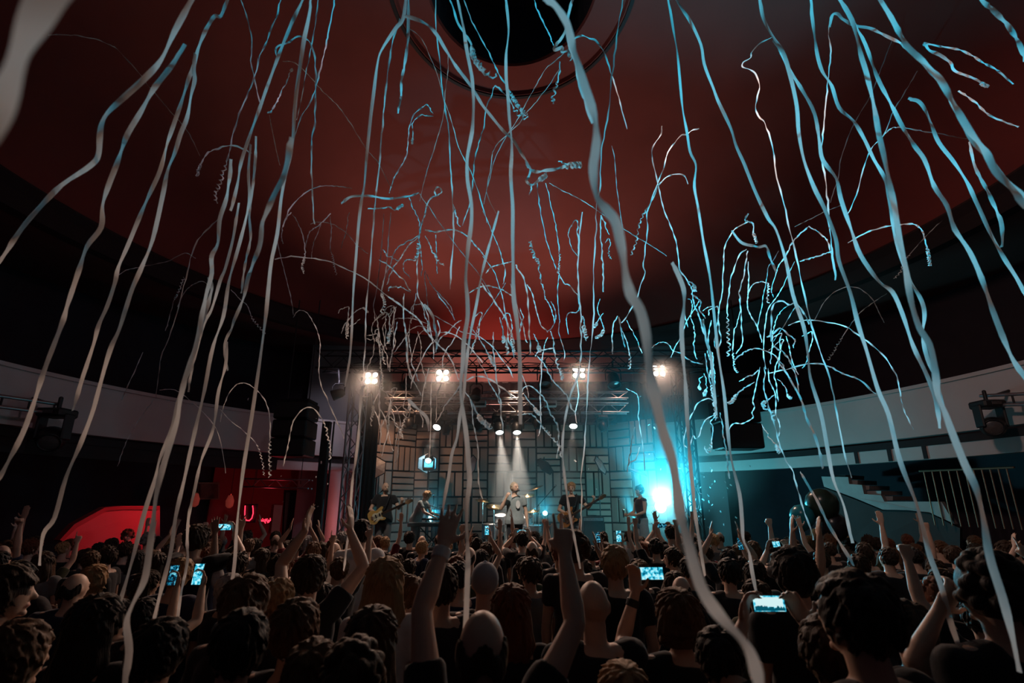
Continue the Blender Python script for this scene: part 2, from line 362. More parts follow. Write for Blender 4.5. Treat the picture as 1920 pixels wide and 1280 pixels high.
# red neon horseshoe and a tinsel garland
M_neon = mat('red_neon_glow', (0.6, 0.05, 0.06), 0.3, emit=(1.0, 0.03, 0.07), estr=2.2)
p = at_r(467, 962, 9.6); e = empty('neon_sign', p)
pts = [Vector((-.13, 0, .19)), Vector((-.12, 0, .05)), Vector((-.10, 0, -.10)), Vector((-.05, 0, -.18)), Vector((.03, 0, -.19)), Vector((.09, 0, -.13)), Vector((.11, 0, 0)), Vector((.09, 0, .12)), Vector((.07, 0, .19))]
MB().path(pts, .013).build('tube', M_neon, e, True)
MB().box((0, .06, 0), (.36, .03, .48), bev=.02).build('backing', M_black, e)
MB().tube((0, .06, .22), (0, .06, 3.3 - p.z), .006).build('cord', M_black, e)
tag(e, 'red neon horseshoe-shaped tube sign glowing in the left foyer', 'neon sign')
p = at_r(497, 976, 9.6); mb = MB(); r_ = random.Random(3)
for k in range(40): mb.ell((r_.uniform(-.14, .14), r_.uniform(-.03, .03), .03 * math.sin(k) + r_.uniform(-.03, .03)), (.018, .012, .014), None, 6, 4)
mb.path([Vector((-.15, 0, .02)), Vector((0, 0, -.02)), Vector((.15, 0, .03))], .008)
o = mb.build('tinsel_garland', M_neon, None, True, p); tag(o, 'short red garland with an added glow right of the neon sign', 'garland')  # given the neon's emission, so it glows without being a lamp
# pink-lit round column
p = at_y(622, 1000, 13.0); e = empty('column', (p.x, p.y, 0)); MB().lathe([(.26, 0), (.26, .2), (.22, .24), (.22, 2.95), (.27, 3.0), (.27, 3.06)], (0, 0, 0), 28).build('shaft', mat('cream_column_paint', (0.6, 0.5, 0.5), 0.6, nscale=5, namp=0.06), e, True)
MB().box((0, 0, 3.1), (.62, .62, .1), bev=.02).build('capital', M_parapet, e)
tag(e, 'pale round column lit pink beside the left stage tower', 'column')

# ---------------------------------------------------------------- right staircase, balloons
M_stair = mat('white_stringer_paint', (0.40, 0.36, 0.35), 0.8, nscale=6, namp=0.15)
e = empty('staircase', at_r(1640, 1000, 9.2))
slab_in('stringer', [(1540, 893), (1590, 894), (1592, 907), (1616, 909), (1620, 926), (1652, 928), (1658, 940), (1765, 940), (1790, 982), (1742, 960), (1700, 956), (1655, 955), (1600, 932), (1545, 912)], 9.2, 0.15, M_stair, e)
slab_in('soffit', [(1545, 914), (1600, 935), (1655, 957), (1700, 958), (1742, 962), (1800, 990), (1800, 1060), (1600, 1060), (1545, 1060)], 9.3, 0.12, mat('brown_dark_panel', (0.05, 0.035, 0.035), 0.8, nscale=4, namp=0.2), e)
for k in range(5):
    x0 = 1560 + k * 22; y0 = 890 + k * 10; slab_in('step', [(x0, y0 + 8), (x0, y0), (x0 + 26, y0), (x0 + 26, y0 + 8)], 9.36, 1.0, M_stair, e)
M_balu = mat('copper_rod', (0.34, 0.17, 0.11), 0.4, 0.6, nscale=20, namp=0.1)
for k in range(11):
    a = at_r(1732 + k * 15.5, 884 - k * 0.6, 9.1); b = Vector((a.x, a.y, a.z - 1.05))
    o = MB().tube(a, b, .012).build('baluster', M_balu); o.parent = e; o.matrix_parent_inverse = Matrix.Translation(e.location).inverted()
o = MB().path([at_r(1725 + 25 * k, 883 - k, 9.1) for k in range(8)], .022).build('handrail', M_balu); o.parent = e; o.matrix_parent_inverse = Matrix.Translation(e.location).inverted()
tag(e, 'staircase with stepped white side under the right balcony', 'staircase')
BAL = [(1541, 945, 28, (0.02, 0.035, 0.025), 'dark green round balloon on top of the balloon bunch by the stairs'), (1504, 968, 21, (0.01, 0.16, 0.20), 'teal round balloon at the stage side of the balloon bunch'), (1563, 986, 25, (0.018, 0.015, 0.02), 'black round balloon at the stair side of the balloon bunch')]
for px, py, rp, c, lab in BAL:
    p = at_y(px, py, 8.0); rr = rp / F * 8.0 * 0.97; e = empty('balloon', p)
    MB().lathe([(0.001, rr * 1.05), (rr * .5, rr * .93), (rr * .87, rr * .55), (rr, rr * .05), (rr * .9, -rr * .5), (rr * .55, -rr * .93), (rr * .15, -rr * 1.2), (0.001, -rr * 1.22)], (0, 0, 0), 24).build('skin', mat('balloon_rubber_%d' % px, c, 0.25, nscale=3, namp=0.05), e, True)
    MB().lathe([(.004, -rr * 1.2), (.02, -rr * 1.28), (0.001, -rr * 1.27)], (0, 0, 0), 10).build('knot', M_black, e)
    MB().tube((0, 0, -rr * 1.25), (.02, 0, -p.z + 1.25), .003).build('string', M_white, e)
    tag(e, lab, 'balloon', 'balloon bunch by the right stairs')

# ---------------------------------------------------------------- lighting bars on the balcony fronts
def side_bar(px0, px1, py0, py1, lamp, label, sgn):
    a = at_r(px0, py0, 8.2); b = at_r(px1, py1, 8.2); e = empty('lighting_bar', b); inv = Matrix.Translation(b).inverted()
    def pt(mb, n, m):
        o = mb.build(n, m, e, False); o.matrix_parent_inverse = inv; return o
    a0 = b + (a - b).normalized() * 2.2
    pt(MB().tube(a0, b, .028), 'rail', M_alu); dz = Vector((0, 0, -.17)); pt(MB().tube(a0 + dz, b + dz, .028), 'rail', M_alu)
    for k in range(6):
        q = b.lerp(a0, (k + .2) / 6); pt(MB().tube(q, q + dz, .015), 'rung', M_blackmetal)
    out = Vector((b.x - HC.x, b.y - HC.y, 0)).normalized()
    for k in (.1, .7):
        q = b.lerp(a0, k); pt(MB().limb(q, q + out * .35 + Vector((0, 0, .1)), [(0, .025), (1, .025)]), 'bracket', M_blackmetal)
    return e, b, a0
e1, b1, _ = side_bar(0, 112, 742, 758, None, '', -1); tag(e1, 'lighting bar of two rails fixed to the left balcony front', 'lighting bar')
e2, b2, _ = side_bar(1920, 1838, 738, 742, None, '', 1); tag(e2, 'lighting bar of two rails fixed to the right balcony front', 'lighting bar')
def moving_head(loc, tgt, scale=1.0, lens=None, hang=True, name='moving_head', top=None):
    """a moving-head lamp: base box, yoke of two arms, barrel head with a lens; loc is the head's centre"""
    e = empty(name, loc); s = scale; up = 1 if hang else -1
    MB().box((0, 0, up * .30 * s), (.30 * s, .24 * s, .10 * s), bev=.02 * s).build('base', M_black, e)
    for sx in (-1, 1):
        MB().box((sx * .155 * s, 0, up * .14 * s), (.035 * s, .12 * s, .30 * s), bev=.012 * s).build('yoke_arm', M_black, e)
    d = (Vector(tgt) - Vector(loc)).normalized(); rot = d.to_track_quat('Z', 'Y').to_matrix()
    MB().lathe([(0.0, -.17 * s), (.09 * s, -.16 * s), (.13 * s, -.08 * s), (.13 * s, .04 * s), (.105 * s, .09 * s), (.105 * s, .13 * s), (.092 * s, .13 * s), (.088 * s, .11 * s)], (0, 0, 0), 20, rot).build('head', M_black, e, True)
    MB().lathe([(.092 * s, .112 * s), (.06 * s, .124 * s), (0.0, .128 * s)], (0, 0, 0), 20, rot).build('lens', lens or M_led, e, True)
    MB().box((0, -.125 * s, up * .30 * s), (.12 * s, .01 * s, .04 * s)).build('display', M_led, e)
    MB().limb((0, 0, up * .35 * s), (0, 0, up * .48 * s if top is None else top - e.location.z), [(0, .022 * s), (1, .022 * s)]).build('clamp', M_blackmetal, e)
    return e
h = moving_head(b1 + Vector((.05, -.05, -.62)), b1 + Vector((2.5, -3, -2.4)), 1.5); tag(h, 'black moving-head lamp hanging under the left balcony bar', 'stage lamp')
h = moving_head(b2 + Vector((-.08, -.15, -.56)), b2 + Vector((-2.5, -2.6, -1.2)), 1.25); tag(h, 'black round moving-head lamp hanging under the right balcony bar', 'stage lamp')
# ================================================================ the stage
def V0(p, z): return Vector((p.x, p.y, z))
SZ = 0.87
st_f = MB().box((0, 11.9, SZ / 2), (9.6, 4.8, SZ)).build('stage_platform', mat('black_stage_ply', (0.035, 0.033, 0.035), 0.55, nscale=8, namp=0.25)); tag(st_f, 'black stage platform under the band', 'stage', kind='structure')

# ---- woven plank backdrop: centre wall and two angled wings, every plank its own part
M_plank = mat('stained_plank', (0.36, 0.29, 0.25), 0.75, objcol=True, nscale=5, namp=0.14, stretch=(1, 8, 8))
M_gap = mat('dark_backing_board', (0.012, 0.010, 0.011), 0.9)
CELL = 0.74
plank_mesh = {}
def plank(n):
    if n not in plank_mesh:
        me = MB().box((0, 0, 0), (CELL - .05, .045, CELL / n - .045), bev=.008).mesh('plank'); me.materials.append(M_plank); plank_mesh[n] = me
    return plank_mesh[n]
bd = empty('plank_backdrop', (0, 14.0, SZ))
tag(bd, 'basket-weave backdrop wall of brown planks behind the band', 'backdrop')
def plank_wall(origin, dirx, cols, rows, seed):
    dx = Vector(dirx).normalized(); r_ = random.Random(seed); ang = math.atan2(dx.y, dx.x)
    nrm = Vector((dx.y, -dx.x, 0))
    w_, h_ = cols * CELL, rows * CELL; o = Vector(origin)
    c = o + dx * w_ / 2 + Vector((0, 0, h_ / 2)) - nrm * .035
    b = MB().box((0, 0, 0), (w_, .03, h_)).build('backing', M_gap, bd); b.location = c - bd.location; b.rotation_euler = (0, 0, ang)
    for i in range(cols):
        for j in range(rows):
            n = r_.choice((3, 3, 4)); horiz = (i + j + seed) % 2 == 0
            cc = o + dx * ((i + .5) * CELL) + Vector((0, 0, (j + .5) * CELL))
            for k in range(n):
                off = ((k + .5) / n - .5) * CELL
                p = cc + (Vector((0, 0, off)) if horiz else dx * off) + nrm * r_.uniform(-.008, .008)
                q = link('plank', plank(n), bd); q.location = p - bd.location
                q.rotation_euler = (0, 0 if horiz else PI / 2, ang)
                g = r_.uniform(.75, 1.15); q.color = (.31 * g, .225 * g, .18 * g, 1)
plank_wall((-2.96, 14.0, SZ), (1, 0, 0), 8, 5, 0)
plank_wall((-4.04, 12.99, SZ), (1.29, 1.2, 0), 2, 5, 1)
plank_wall((2.96, 14.0, SZ), (1.32, -1.2, 0), 2, 5, 0)
# ---- black drapes at the wings
def drape(name, x0, x1, y0, y1, z0, z1, label, folds=5):
    mb = MB(); n = folds * 8; vs = []; fs = []
    for i in range(n + 1):
        t = i / n; x = x0 + (x1 - x0) * t; y = y0 + (y1 - y0) * t + .06 * math.sin(t * folds * 2 * PI)
        vs += [(x, y, z0), (x, y, z1), (x, y + .02, z1), (x, y + .02, z0)]
    for i in range(n):
        for j in range(4): fs.append((i * 4 + j, i * 4 + (j + 1) % 4, i * 4 + 4 + (j + 1) % 4, i * 4 + 4 + j))
    fs += [(0, 1, 2, 3), (n * 4 + 3, n * 4 + 2, n * 4 + 1, n * 4)]
    e = empty(name, (x0, y0, z0)); o = mb.add([Vector(v) - e.location for v in vs], fs).build('cloth', M_blackcloth, e, True)
    MB().tube(Vector((x0, y0, z1)) - e.location, Vector((x1, y1, z1)) - e.location, .03).build('curtain_rail', M_blackmetal, e)
    tag(e, label, 'curtain'); return e
drape('stage_curtain', -3.95, -3.52, 11.5, 11.9, SZ, 5.35, 'black leg curtain hanging behind the left stage tower')
drape('stage_curtain', 4.75, 5.3, 13.6, 13.5, SZ, 5.35, 'dark leg curtain at the far right wing in the cyan haze')
drape('stage_valance', -4.3, 4.3, 13.75, 13.75, 4.5, 5.82, 'black valance hanging across the top of the plank backdrop', 30)
# ---- trusses
def truss(name, a, b, size, n, m, label, faces=('front', 'bottom', 'back', 'top'), rc=.026, rb=.013):
    a, b = Vector(a), Vector(b); e = empty(name, a); d = (b - a); L = d.length; d = d / L
    vert = abs(d.z) > .8
    u = Vector((0, 1, 0)) if not vert else Vector((1, 0, 0)); v = Vector((0, 0, 1)) if not vert else Vector((0, 1, 0))
    h = size / 2; cor = [u * -h + v * -h, u * h + v * -h, u * h + v * h, u * -h + v * h]
    ch = MB().tube((0, 0, 0), (0, 0, L), rc).mesh('chord'); ch.materials.append(m)
    q = d.to_track_quat('Z', 'Y')
    for c in cor:
        o = link('chord', ch, e); o.location = c; o.rotation_mode = 'QUATERNION'; o.rotation_quaternion = q
    seg = L / n; bl = math.hypot(seg, size); br = MB().tube((0, 0, 0), (0, 0, bl), rb).mesh('brace'); br.materials.append(m)
    sides = [(0, 1), (1, 2), (2, 3), (3, 0)]; nm = ['bottom', 'back', 'top', 'front']
    for si, (i, j) in enumerate(sides):
        if nm[si] not in faces: continue
        for k in range(n):
            p, r = (cor[i], cor[j]) if k % 2 == 0 else (cor[j], cor[i])
            p = p + d * (k * seg); r = r + d * ((k + 1) * seg)
            o = link('brace', br, e); o.location = p; o.rotation_mode = 'QUATERNION'; o.rotation_quaternion = (r - p).to_track_quat('Z', 'Y')
    tag(e, label, 'truss'); return e
zt = at_y(960, 678, 11.0).z
truss('lighting_truss', (-4.85, 11.0, zt), (4.95, 11.0, zt), .44, 22, M_truss, 'long dark front lighting truss carrying the bright blinders')
truss('lighting_truss', (-3.5, 12.3, at_y(960, 741, 12.3).z), (3.2, 12.3, at_y(960, 741, 12.3).z), .18, 24, M_alu, 'thin aluminium truss just below the black valance', ('front', 'bottom'), .018, .009)
truss('lighting_truss', (-3.6, 12.75, at_y(960, 765, 12.75).z), (3.3, 12.75, at_y(960, 765, 12.75).z), .26, 24, M_alu, 'silver middle truss above the spot lamps', ('front', 'bottom'), .02, .011)
truss('lighting_truss', (-2.4, 13.4, at_y(960, 788, 13.4).z), (3.1, 13.4, at_y(960, 788, 13.4).z), .2, 22, M_truss, 'lowest dark truss right in front of the plank backdrop', ('front', 'bottom'), .02, .01)
zl = zt - .3
for x, lab in ((at_y(657, 870, 10.8).x, 'left stage tower of silver truss beside the guitarist'), (at_y(1283, 870, 11.2).x, 'right stage tower of truss in the cyan haze')):
    truss('truss_tower', (x, 10.95, 0), (x, 10.95, zl), .32, 14, M_alu if x < 0 else M_truss, lab, ('front', 'back', 'bottom', 'top'))
# cables along the front truss
for k in range(3):
    pts = [Vector((-3.9 + 7.8 * i / 40, 10.76 - .01 * k, zt - .2 + .05 * k - .03 * abs(math.sin(i * .9 + k)))) for i in range(41)]
    tag(MB().path(pts, .011).build('cable', M_black), ('lowest black cable', 'middle black cable', 'upper black cable')[k] + ' tied along the front lighting truss', 'cable', 'cables on the front truss')
# ---- blinders
for i, (px, py) in enumerate(BLINDERS):
    p = at_y(px, py, 10.8); e = empty('blinder_lamp', p)
    MB().box((0, .05, 0), (.34, .10, .34), bev=.02).build('housing', M_blackmetal, e)
    for sx in (-1, 1):
        for sz in (-1, 1):
            b = MB().lathe([(.062, 0), (.075, -.02), (.075, -.045), (.066, -.045), (.062, -.02)], (sx * .088, 0, sz * .082), 20, Matrix.Rotation(-PI / 2, 3, 'X')).build('bulb_ring', M_blackmetal, e)
            MB().ell((sx * .088, -.012, sz * .082), (.062, .022, .062)).build('lens', M_lens, b, True)
    MB().path([Vector((-.19, .05, 0)), Vector((-.19, .05, .24)), Vector((.19, .05, .24)), Vector((.19, .05, 0))], .012).build('yoke', M_blackmetal, e)
    MB().tube((0, .05, .24), (0, .2, max(zt - .22 - p.z, .3)), .018).build('clamp', M_blackmetal, e)
    tag(e, 'lit four-bulb blinder lamp, ' + ('leftmost of the four', 'second from the left of the four', 'third from the left of the four', 'rightmost, partly behind the broad streamer')[i] + ' on the front truss', 'stage lamp', 'blinder lamps on the front truss')
# ---- big dark cans
def par_can(loc, tgt, s, label):
    e = empty('par_can', loc); rot = (Vector(tgt) - Vector(loc)).normalized().to_track_quat('Z', 'Y').to_matrix()
    MB().lathe([(0.0, -.22 * s), (.10 * s, -.20 * s), (.15 * s, -.1 * s), (.17 * s, .16 * s), (.18 * s, .18 * s), (.17 * s, .2 * s), (.15 * s, .17 * s), (.13 * s, .0)], (0, 0, 0), 24, rot).build('can', M_black, e, True)
    MB().lathe([(.145 * s, .12 * s), (0, .14 * s)], (0, 0, 0), 24, rot).build('lens', M_led, e)
    MB().path([Vector((-.2 * s, 0, 0)), Vector((-.2 * s, 0, .25 * s)), Vector((-.12 * s, 0, .34 * s)), Vector((.12 * s, 0, .34 * s)), Vector((.2 * s, 0, .25 * s)), Vector((.2 * s, 0, 0))], .014).build('yoke', M_blackmetal, e)
    MB().limb((0, 0, .33 * s), (0, 0, .46 * s), [(0, .025), (1, .025)]).build('clamp', M_blackmetal, e)
    MB().tube((0, 0, .44 * s), (0, 10.78 - e.location.y, max(zt - .215 - e.location.z, .5 * s)), .02).build('hanger', M_blackmetal, e)
    tag(e, label, 'stage lamp'); return e
for px, py, tx, lab in ((634, 738, 400, 'unlit black can lamp at the left end of the front truss'), (893, 738, 880, 'unlit black can lamp between the two middle blinders, nearer the left'), (1022, 712, 1020, 'big unlit black can lamp just left of the third blinder'), (1150, 712, 1150, 'big unlit black can lamp between the two right blinders'), (765, 716, 750, 'unlit black can lamp between the two left blinders')):
    p = at_y(px, py, 10.9); par_can(p, p + Vector(((tx - px) / 100, -.5, -1)), .95 if py < 715 else .75, lab)
# ---- moving heads on the rear trusses
MH = [(936, 803, 955, 985, M_lens2, 'lit moving-head spot, left one of the pair above the singer'), (969, 803, 976, 985, M_lens2, 'lit moving-head spot, right one of the pair above the singer'), (822, 795, 790, 900, M_lens2, 'lit moving-head spot above the keyboard player'), (1075, 792, 1065, 930, M_lens2, 'lit moving-head spot above the bassist'),
      (836, 806, 838, 900, M_led, 'unlit moving head just right of the lit spot over the keyboard player'), (768, 793, 770, 900, M_led, 'unlit moving head over the space beside the guitarist'), (1008, 795, 1005, 900, M_led, 'unlit moving head right of the lit pair'), (1130, 800, 1160, 880, M_led, 'unlit dark moving head at the right end of the rear truss'), (897, 800, 890, 900, M_led, 'unlit moving head left of the lit pair'), (804, 860, 802, 900, M_lenscyan, 'cyan lit moving head in front of the cyan hexagon panel')]
for px, py, tx, ty, ln, lab in MH:
    Y = 12.9 if py > 850 else 12.6
    p = at_y(px, py, Y); tag(moving_head(p, at_y(tx, ty, Y - .1) + Vector((0, -1.3 if ln is M_lens2 else (-.8 if ln is M_lenscyan else 0), 0)), 1.2 if ln is M_lens2 else .95, ln, py < 850, top=at_y(960, 765, 12.75).z - .10 if py < 850 else SZ), lab, 'stage lamp')
for i, px in enumerate((900, 1032)):
    p = at_y(px, 757, 12.45); e = empty('dimmer_box', p)
    MB().box((0, 0, 0), (.34, .2, .17), bev=.015).build('case', M_white, e)
    MB().box((0, -.105, -.03), (.28, .01, .05)).build('socket_strip', M_black, e)
    MB().tube((0, 0, .08), (0, .05, .24), .015).build('clamp', M_blackmetal, e)
    tag(e, ('pale dimmer box on the rear truss, the left one', 'pale dimmer box on the rear truss, the right one, above the bassist')[i], 'dimmer box')
# ---- hexagon reflector panels
M_crystal = mat('crinkled_silver_foil', (0.55, 0.53, 0.52), 0.35, 0.6, nscale=9, namp=0.5, bump=0.9)
M_gauze = mat('silver_reflector', (0.62, 0.62, 0.62), 0.4, 0.3, nscale=6, namp=0.1)
HEX = [(705, 876, (0, -1, .1), M_crystal, 'crinkled silver hexagon panel left of the others, above the guitarist'), (801, 868, (.1, -1, .05), M_gauze, 'hexagon panel glowing cyan above the keyboard player'), (884, 872, (-.9, -.6, .2), M_gauze, 'white hexagon panel turned edge-on above the drum kit'), (1022, 874, (.55, -.5, .55), mat('shaded_reflector', (.05, .05, .055), .4, .2, nscale=8, namp=.4), 'tilted dark hexagon panel right of the drum kit'), (1126, 872, (.75, -.5, .45), M_crystal, 'tilted silver hexagon panel right of the bassist'), (1194, 884, (.35, -.25, .9), M_gauze, 'white hexagon panel seen edge-on above the backing singer')]  # the dark tilted panel has its shade put into a darker material
for px, py, nrm, m, lab in HEX:
    p = at_y(px, py, 12.7 if px in (705, 1194) else 13.25); e = empty('hexagon_panel', p); rot = Vector(nrm).normalized().to_track_quat('Z', 'Y').to_matrix()
    h6 = lambda r: [(r * math.cos(PI / 6 + k * PI / 3), r * math.sin(PI / 6 + k * PI / 3)) for k in range(6)]
    mb = MB(); c = [Vector((x, y, 0)) for x, y in h6(.29)] + [Vector((0, 0, .05))] + [Vector((x, y, -.02)) for x, y in h6(.29)] + [Vector((0, 0, .03))]
    mb.add([rot @ v for v in c], [(k, (k + 1) % 6, 6) for k in range(6)] + [(7 + (k + 1) % 6, 7 + k, 13) for k in range(6)] + [(k, k + 7, 7 + (k + 1) % 6, (k + 1) % 6) for k in range(6)]); mb.build('panel', m, e)
    pts = [rot @ Vector((x, y, 0)) for x, y in h6(.30)]; MB().path(pts + pts[:1], .012).build('frame', M_blackmetal, e)
    MB().limb((0, .02, 0), (0, .35, .05), [(0, .02), (1, .02)]).build('bracket', M_blackmetal, e)
    MB().tube((0, .35, -p.z + SZ), (0, .35, .3), .016).build('pole', M_blackmetal, e)
    MB().lathe([(.22, 0), (.22, .02), (.02, .03)], (0, .35, -p.z + SZ), 16).build('base', M_blackmetal, e)
    tag(e, lab, 'panel', 'hexagon panels behind the band')
# ---- loudspeakers and their poles
M_grille = mat('speaker_grille', (0.016, 0.015, 0.017), 0.7, nscale=120, namp=0.5)
def speaker_hang(px, py, Y, w_, h_, lab, ztop):
    p = at_y(px, py, Y); e = empty('loudspeaker', p)
    n = 3
    for k in range(n):
        z = (1 - k) * h_ / n
        bxm = MB().box((0, 0, z), (w_, .6, h_ / n - .02), bev=.03).build('cabinet', M_black, e)
        MB().box((0, -.305, z), (w_ - .08, .02, h_ / n - .09)).build('grille', M_grille, bxm)
    MB().box((0, 0, h_ / 2 + .03), (w_ * .9, .5, .05)).build('flying_frame', M_blackmetal, e)
    for sx in (-1, 1): MB().tube((sx * .25, 0, h_ / 2), (sx * .25, 0, ztop - p.z), .012).build('chain', M_blackmetal, e)
    tag(e, lab, 'loudspeaker'); return e
speaker_hang(553, 806, 10.3, .78, 1.25, 'black hanging loudspeaker stack left of the stage', 7.0)
speaker_hang(1376, 772, 10.3, .92, 1.75, 'black hanging loudspeaker stack right of the stage in cyan haze', 7.0)
for px, Y, top, lab in ((598, 10.4, 790, 'black pole standing left of the stage tower'), (1310, 11.5, 780, 'dark pole standing right of the stage in cyan haze')):
    b = at_y(px - 4, 990, Y); t_ = at_y(px + 6, top, Y); e = empty('support_pole', (b.x, Y, 0))
    MB().box((0, 0, t_.z / 2), (.19, .12, t_.z), bev=.02).build('post', M_black, e)
    MB().box((0, 0, .02), (.7, .7, .04)).build('base', M_blackmetal, e)
    MB().tube((.16, 0, .04), (.16, 0, t_.z), .02).build('conduit', M_blackmetal, e)
    tag(e, lab, 'pole')
# foyer ladder truss
a = at_y(462, 905, 12.0); b = at_y(582, 908, 11.4)
lt_ = truss('ladder_truss', a, b, .2, 8, M_alu, 'small silver ladder truss hanging in front of the left foyer', ('front',), .018, .01)
for t_ in (.15, .85):
    q_ = (b - a) * t_; MB().tube(q_, V0(q_, 3.35 - a.z), .008).build('hanger', M_blackmetal, lt_)
# ---- floor lamps that throw the cyan
M_floorlens = mat('cyan_wash_lens', (0.5, 0.9, 0.95), 0.3, emit=(0.30, 0.92, 1.0), estr=14)
M_hotlens = mat('hot_cyan_lens', (0.7, 0.95, 1.0), 0.3, emit=(0.62, 0.98, 1.0), estr=22)
for px, py, Y, s, m, tgt, lab in ((1238, 950, 12.9, 1.0, M_hotlens, (0.1, -1, .12), 'huge blazing white-cyan wash lamp behind the backing singer'), (812, 970, 13.3, .8, M_floorlens, (-.1, -1, .45), 'cyan wash lamp standing behind the keyboard'), (1022, 962, 13.3, .42, M_floorlens, (0, -1, .35), 'cyan wash lamp standing right of the drum kit'), (1196, 984, 12.4, .7, M_floorlens, (-.7, -.6, .8), 'small cyan floor lamp at the feet of the backing singer')):
    p = at_y(px, py, Y); e = empty('wash_lamp', p); d = Vector(tgt).normalized(); rot = d.to_track_quat('Z', 'Y').to_matrix()
    MB().lathe([(0, -.16 * s), (.12 * s, -.14 * s), (.17 * s, -.04 * s), (.18 * s, .04 * s), (.165 * s, .05 * s), (.16 * s, .02 * s)], (0, 0, 0), 24, rot).build('housing', M_black, e, True)
    MB().lathe([(.158 * s, .018 * s), (.1 * s, .03 * s), (0, .034 * s)], (0, 0, 0), 24, rot).build('lens', m, e, True)
    h_ = p.z - SZ
    for sx in (-1, 1): MB().limb((sx * .19 * s, .02, 0), (sx * .15 * s, .05, -h_ + .02), [(0, .018), (1, .018)]).build('bracket', M_blackmetal, e)
    MB().box((0, .05, -h_ + .03), (.4 * s, .3, .06)).build('base', M_black, e)
    tag(e, lab, 'stage lamp')
# ---- amplifiers, keyboard, drum kit, stands
def amp(px, py, Y, w_, h_, lab):
    p = at_y(px, py, Y); e = empty('amplifier', (p.x, Y, SZ)); zz = p.z - SZ
    MB().box((0, 0, zz / 2), (w_, .4, zz), bev=.02).build('cabinet', M_black, e)
    MB().box((0, -.205, zz * .42), (w_ - .08, .01, zz * .7)).build('grille', M_grille, e)
    MB().box((0, -.205, zz - .07), (w_ - .06, .012, .08)).build('control_panel', M_alu, e)
    for k in range(5): MB().lathe([(.014, 0), (.012, .02), (0, .02)], (-w_ * .3 + k * w_ * .15, -.211, zz - .07), 8, Matrix.Rotation(PI / 2, 3, 'X')).build('knob', M_chrome, e)
    MB().limb((-.12, 0, zz + .03), (.12, 0, zz + .03), [(0, .014), (1, .014)]).build('handle', M_black, e)
    tag(e, lab, 'amplifier')
amp(832, 953, 13.4, .62, .9, 'black amplifier cabinet between the keyboard and the drum kit')
amp(682, 966, 12.6, .5, .8, 'black amplifier behind the guitarist at the left wing')
amp(1110, 968, 13.4, .6, .8, 'black amplifier cabinet behind the bassist')
kp = at_y(812, 983, 12.2); e = empty('keyboard', (kp.x, 12.2, SZ)); kz = kp.z - SZ
MB().box((0, 0, kz), (1.25, .36, .10), bev=.015).build('case', M_black, e)
for k in range(22): MB().box((-.56 + k * .053, -.09, kz + .055), (.047, .16, .02)).build('key', M_white, e)
for sx in (-1, 1):
    MB().limb((sx * .45, -.2, 0), (-sx * .35, .0, kz - .05), [(0, .018), (1, .018)]).build('stand_leg', M_blackmetal, e)
MB().box((0, .1, kz + .13), (.7, .12, .06), bev=.01).build('music_rest', M_black, e)
tag(e, 'black stage keyboard on a cross stand in front of the curly-haired player', 'keyboard')
def stand(e, base, top, r=.012):
    MB().tube(base + Vector((0, 0, .25)), top, r).build('stand_tube', M_chrome, e)
    for k in range(3):
        a = 2 * PI * k / 3 + .3; MB().limb(base + Vector((0, 0, .35)), base + Vector((.28 * math.cos(a), .28 * math.sin(a), .012)), [(0, .011), (1, .011)]).build('stand_leg', M_chrome, e)
def cymbal(px, py, Y, r, tilt, lab):
    p = at_y(px, py, Y); e = empty('cymbal', (p.x, Y, SZ)); c = Vector((0, 0, p.z - SZ)); rot = Matrix.Rotation(tilt[0], 3, 'X') @ Matrix.Rotation(tilt[1], 3, 'Y')
    MB().lathe([(0, .035), (.03, .03), (.06, .012), (r, -.015), (r, -.018), (.06, .008), (0, .03)], c, 28, rot).build('plate', M_brass, e, True)
    MB().lathe([(.016, .03), (.016, .06), (0, .065)], c, 10).build('wing_nut', M_chrome, e)
    stand(e, Vector((0, 0, 0)), c)
    tag(e, lab, 'cymbal', 'cymbals of the drum kit')
cymbal(905, 937, 12.7, .20, (.25, .1), 'crash cymbal at the left of the drum kit, higher of the left two')
cymbal(926, 949, 12.3, .23, (.28, .12), 'crash cymbal at the left of the drum kit, lower of the left two')
cymbal(989, 928, 12.8, .20, (.3, -.12), 'cymbal just right of the singer, level with the mouth')
cymbal(1003, 914, 13.0, .24, (.15, -.35), 'tilted ride cymbal high at the right of the drum kit')
cymbal(1000, 957, 12.6, .19, (.2, -.1), 'low hi-hat cymbal at the right of the drum kit')
M_shell = mat('silver_drum_shell', (0.55, 0.54, 0.56), 0.25, 0.7, nscale=30, namp=0.1)
M_skinhead = mat('white_drum_head', (0.75, 0.73, 0.7), 0.5, nscale=8, namp=0.05)
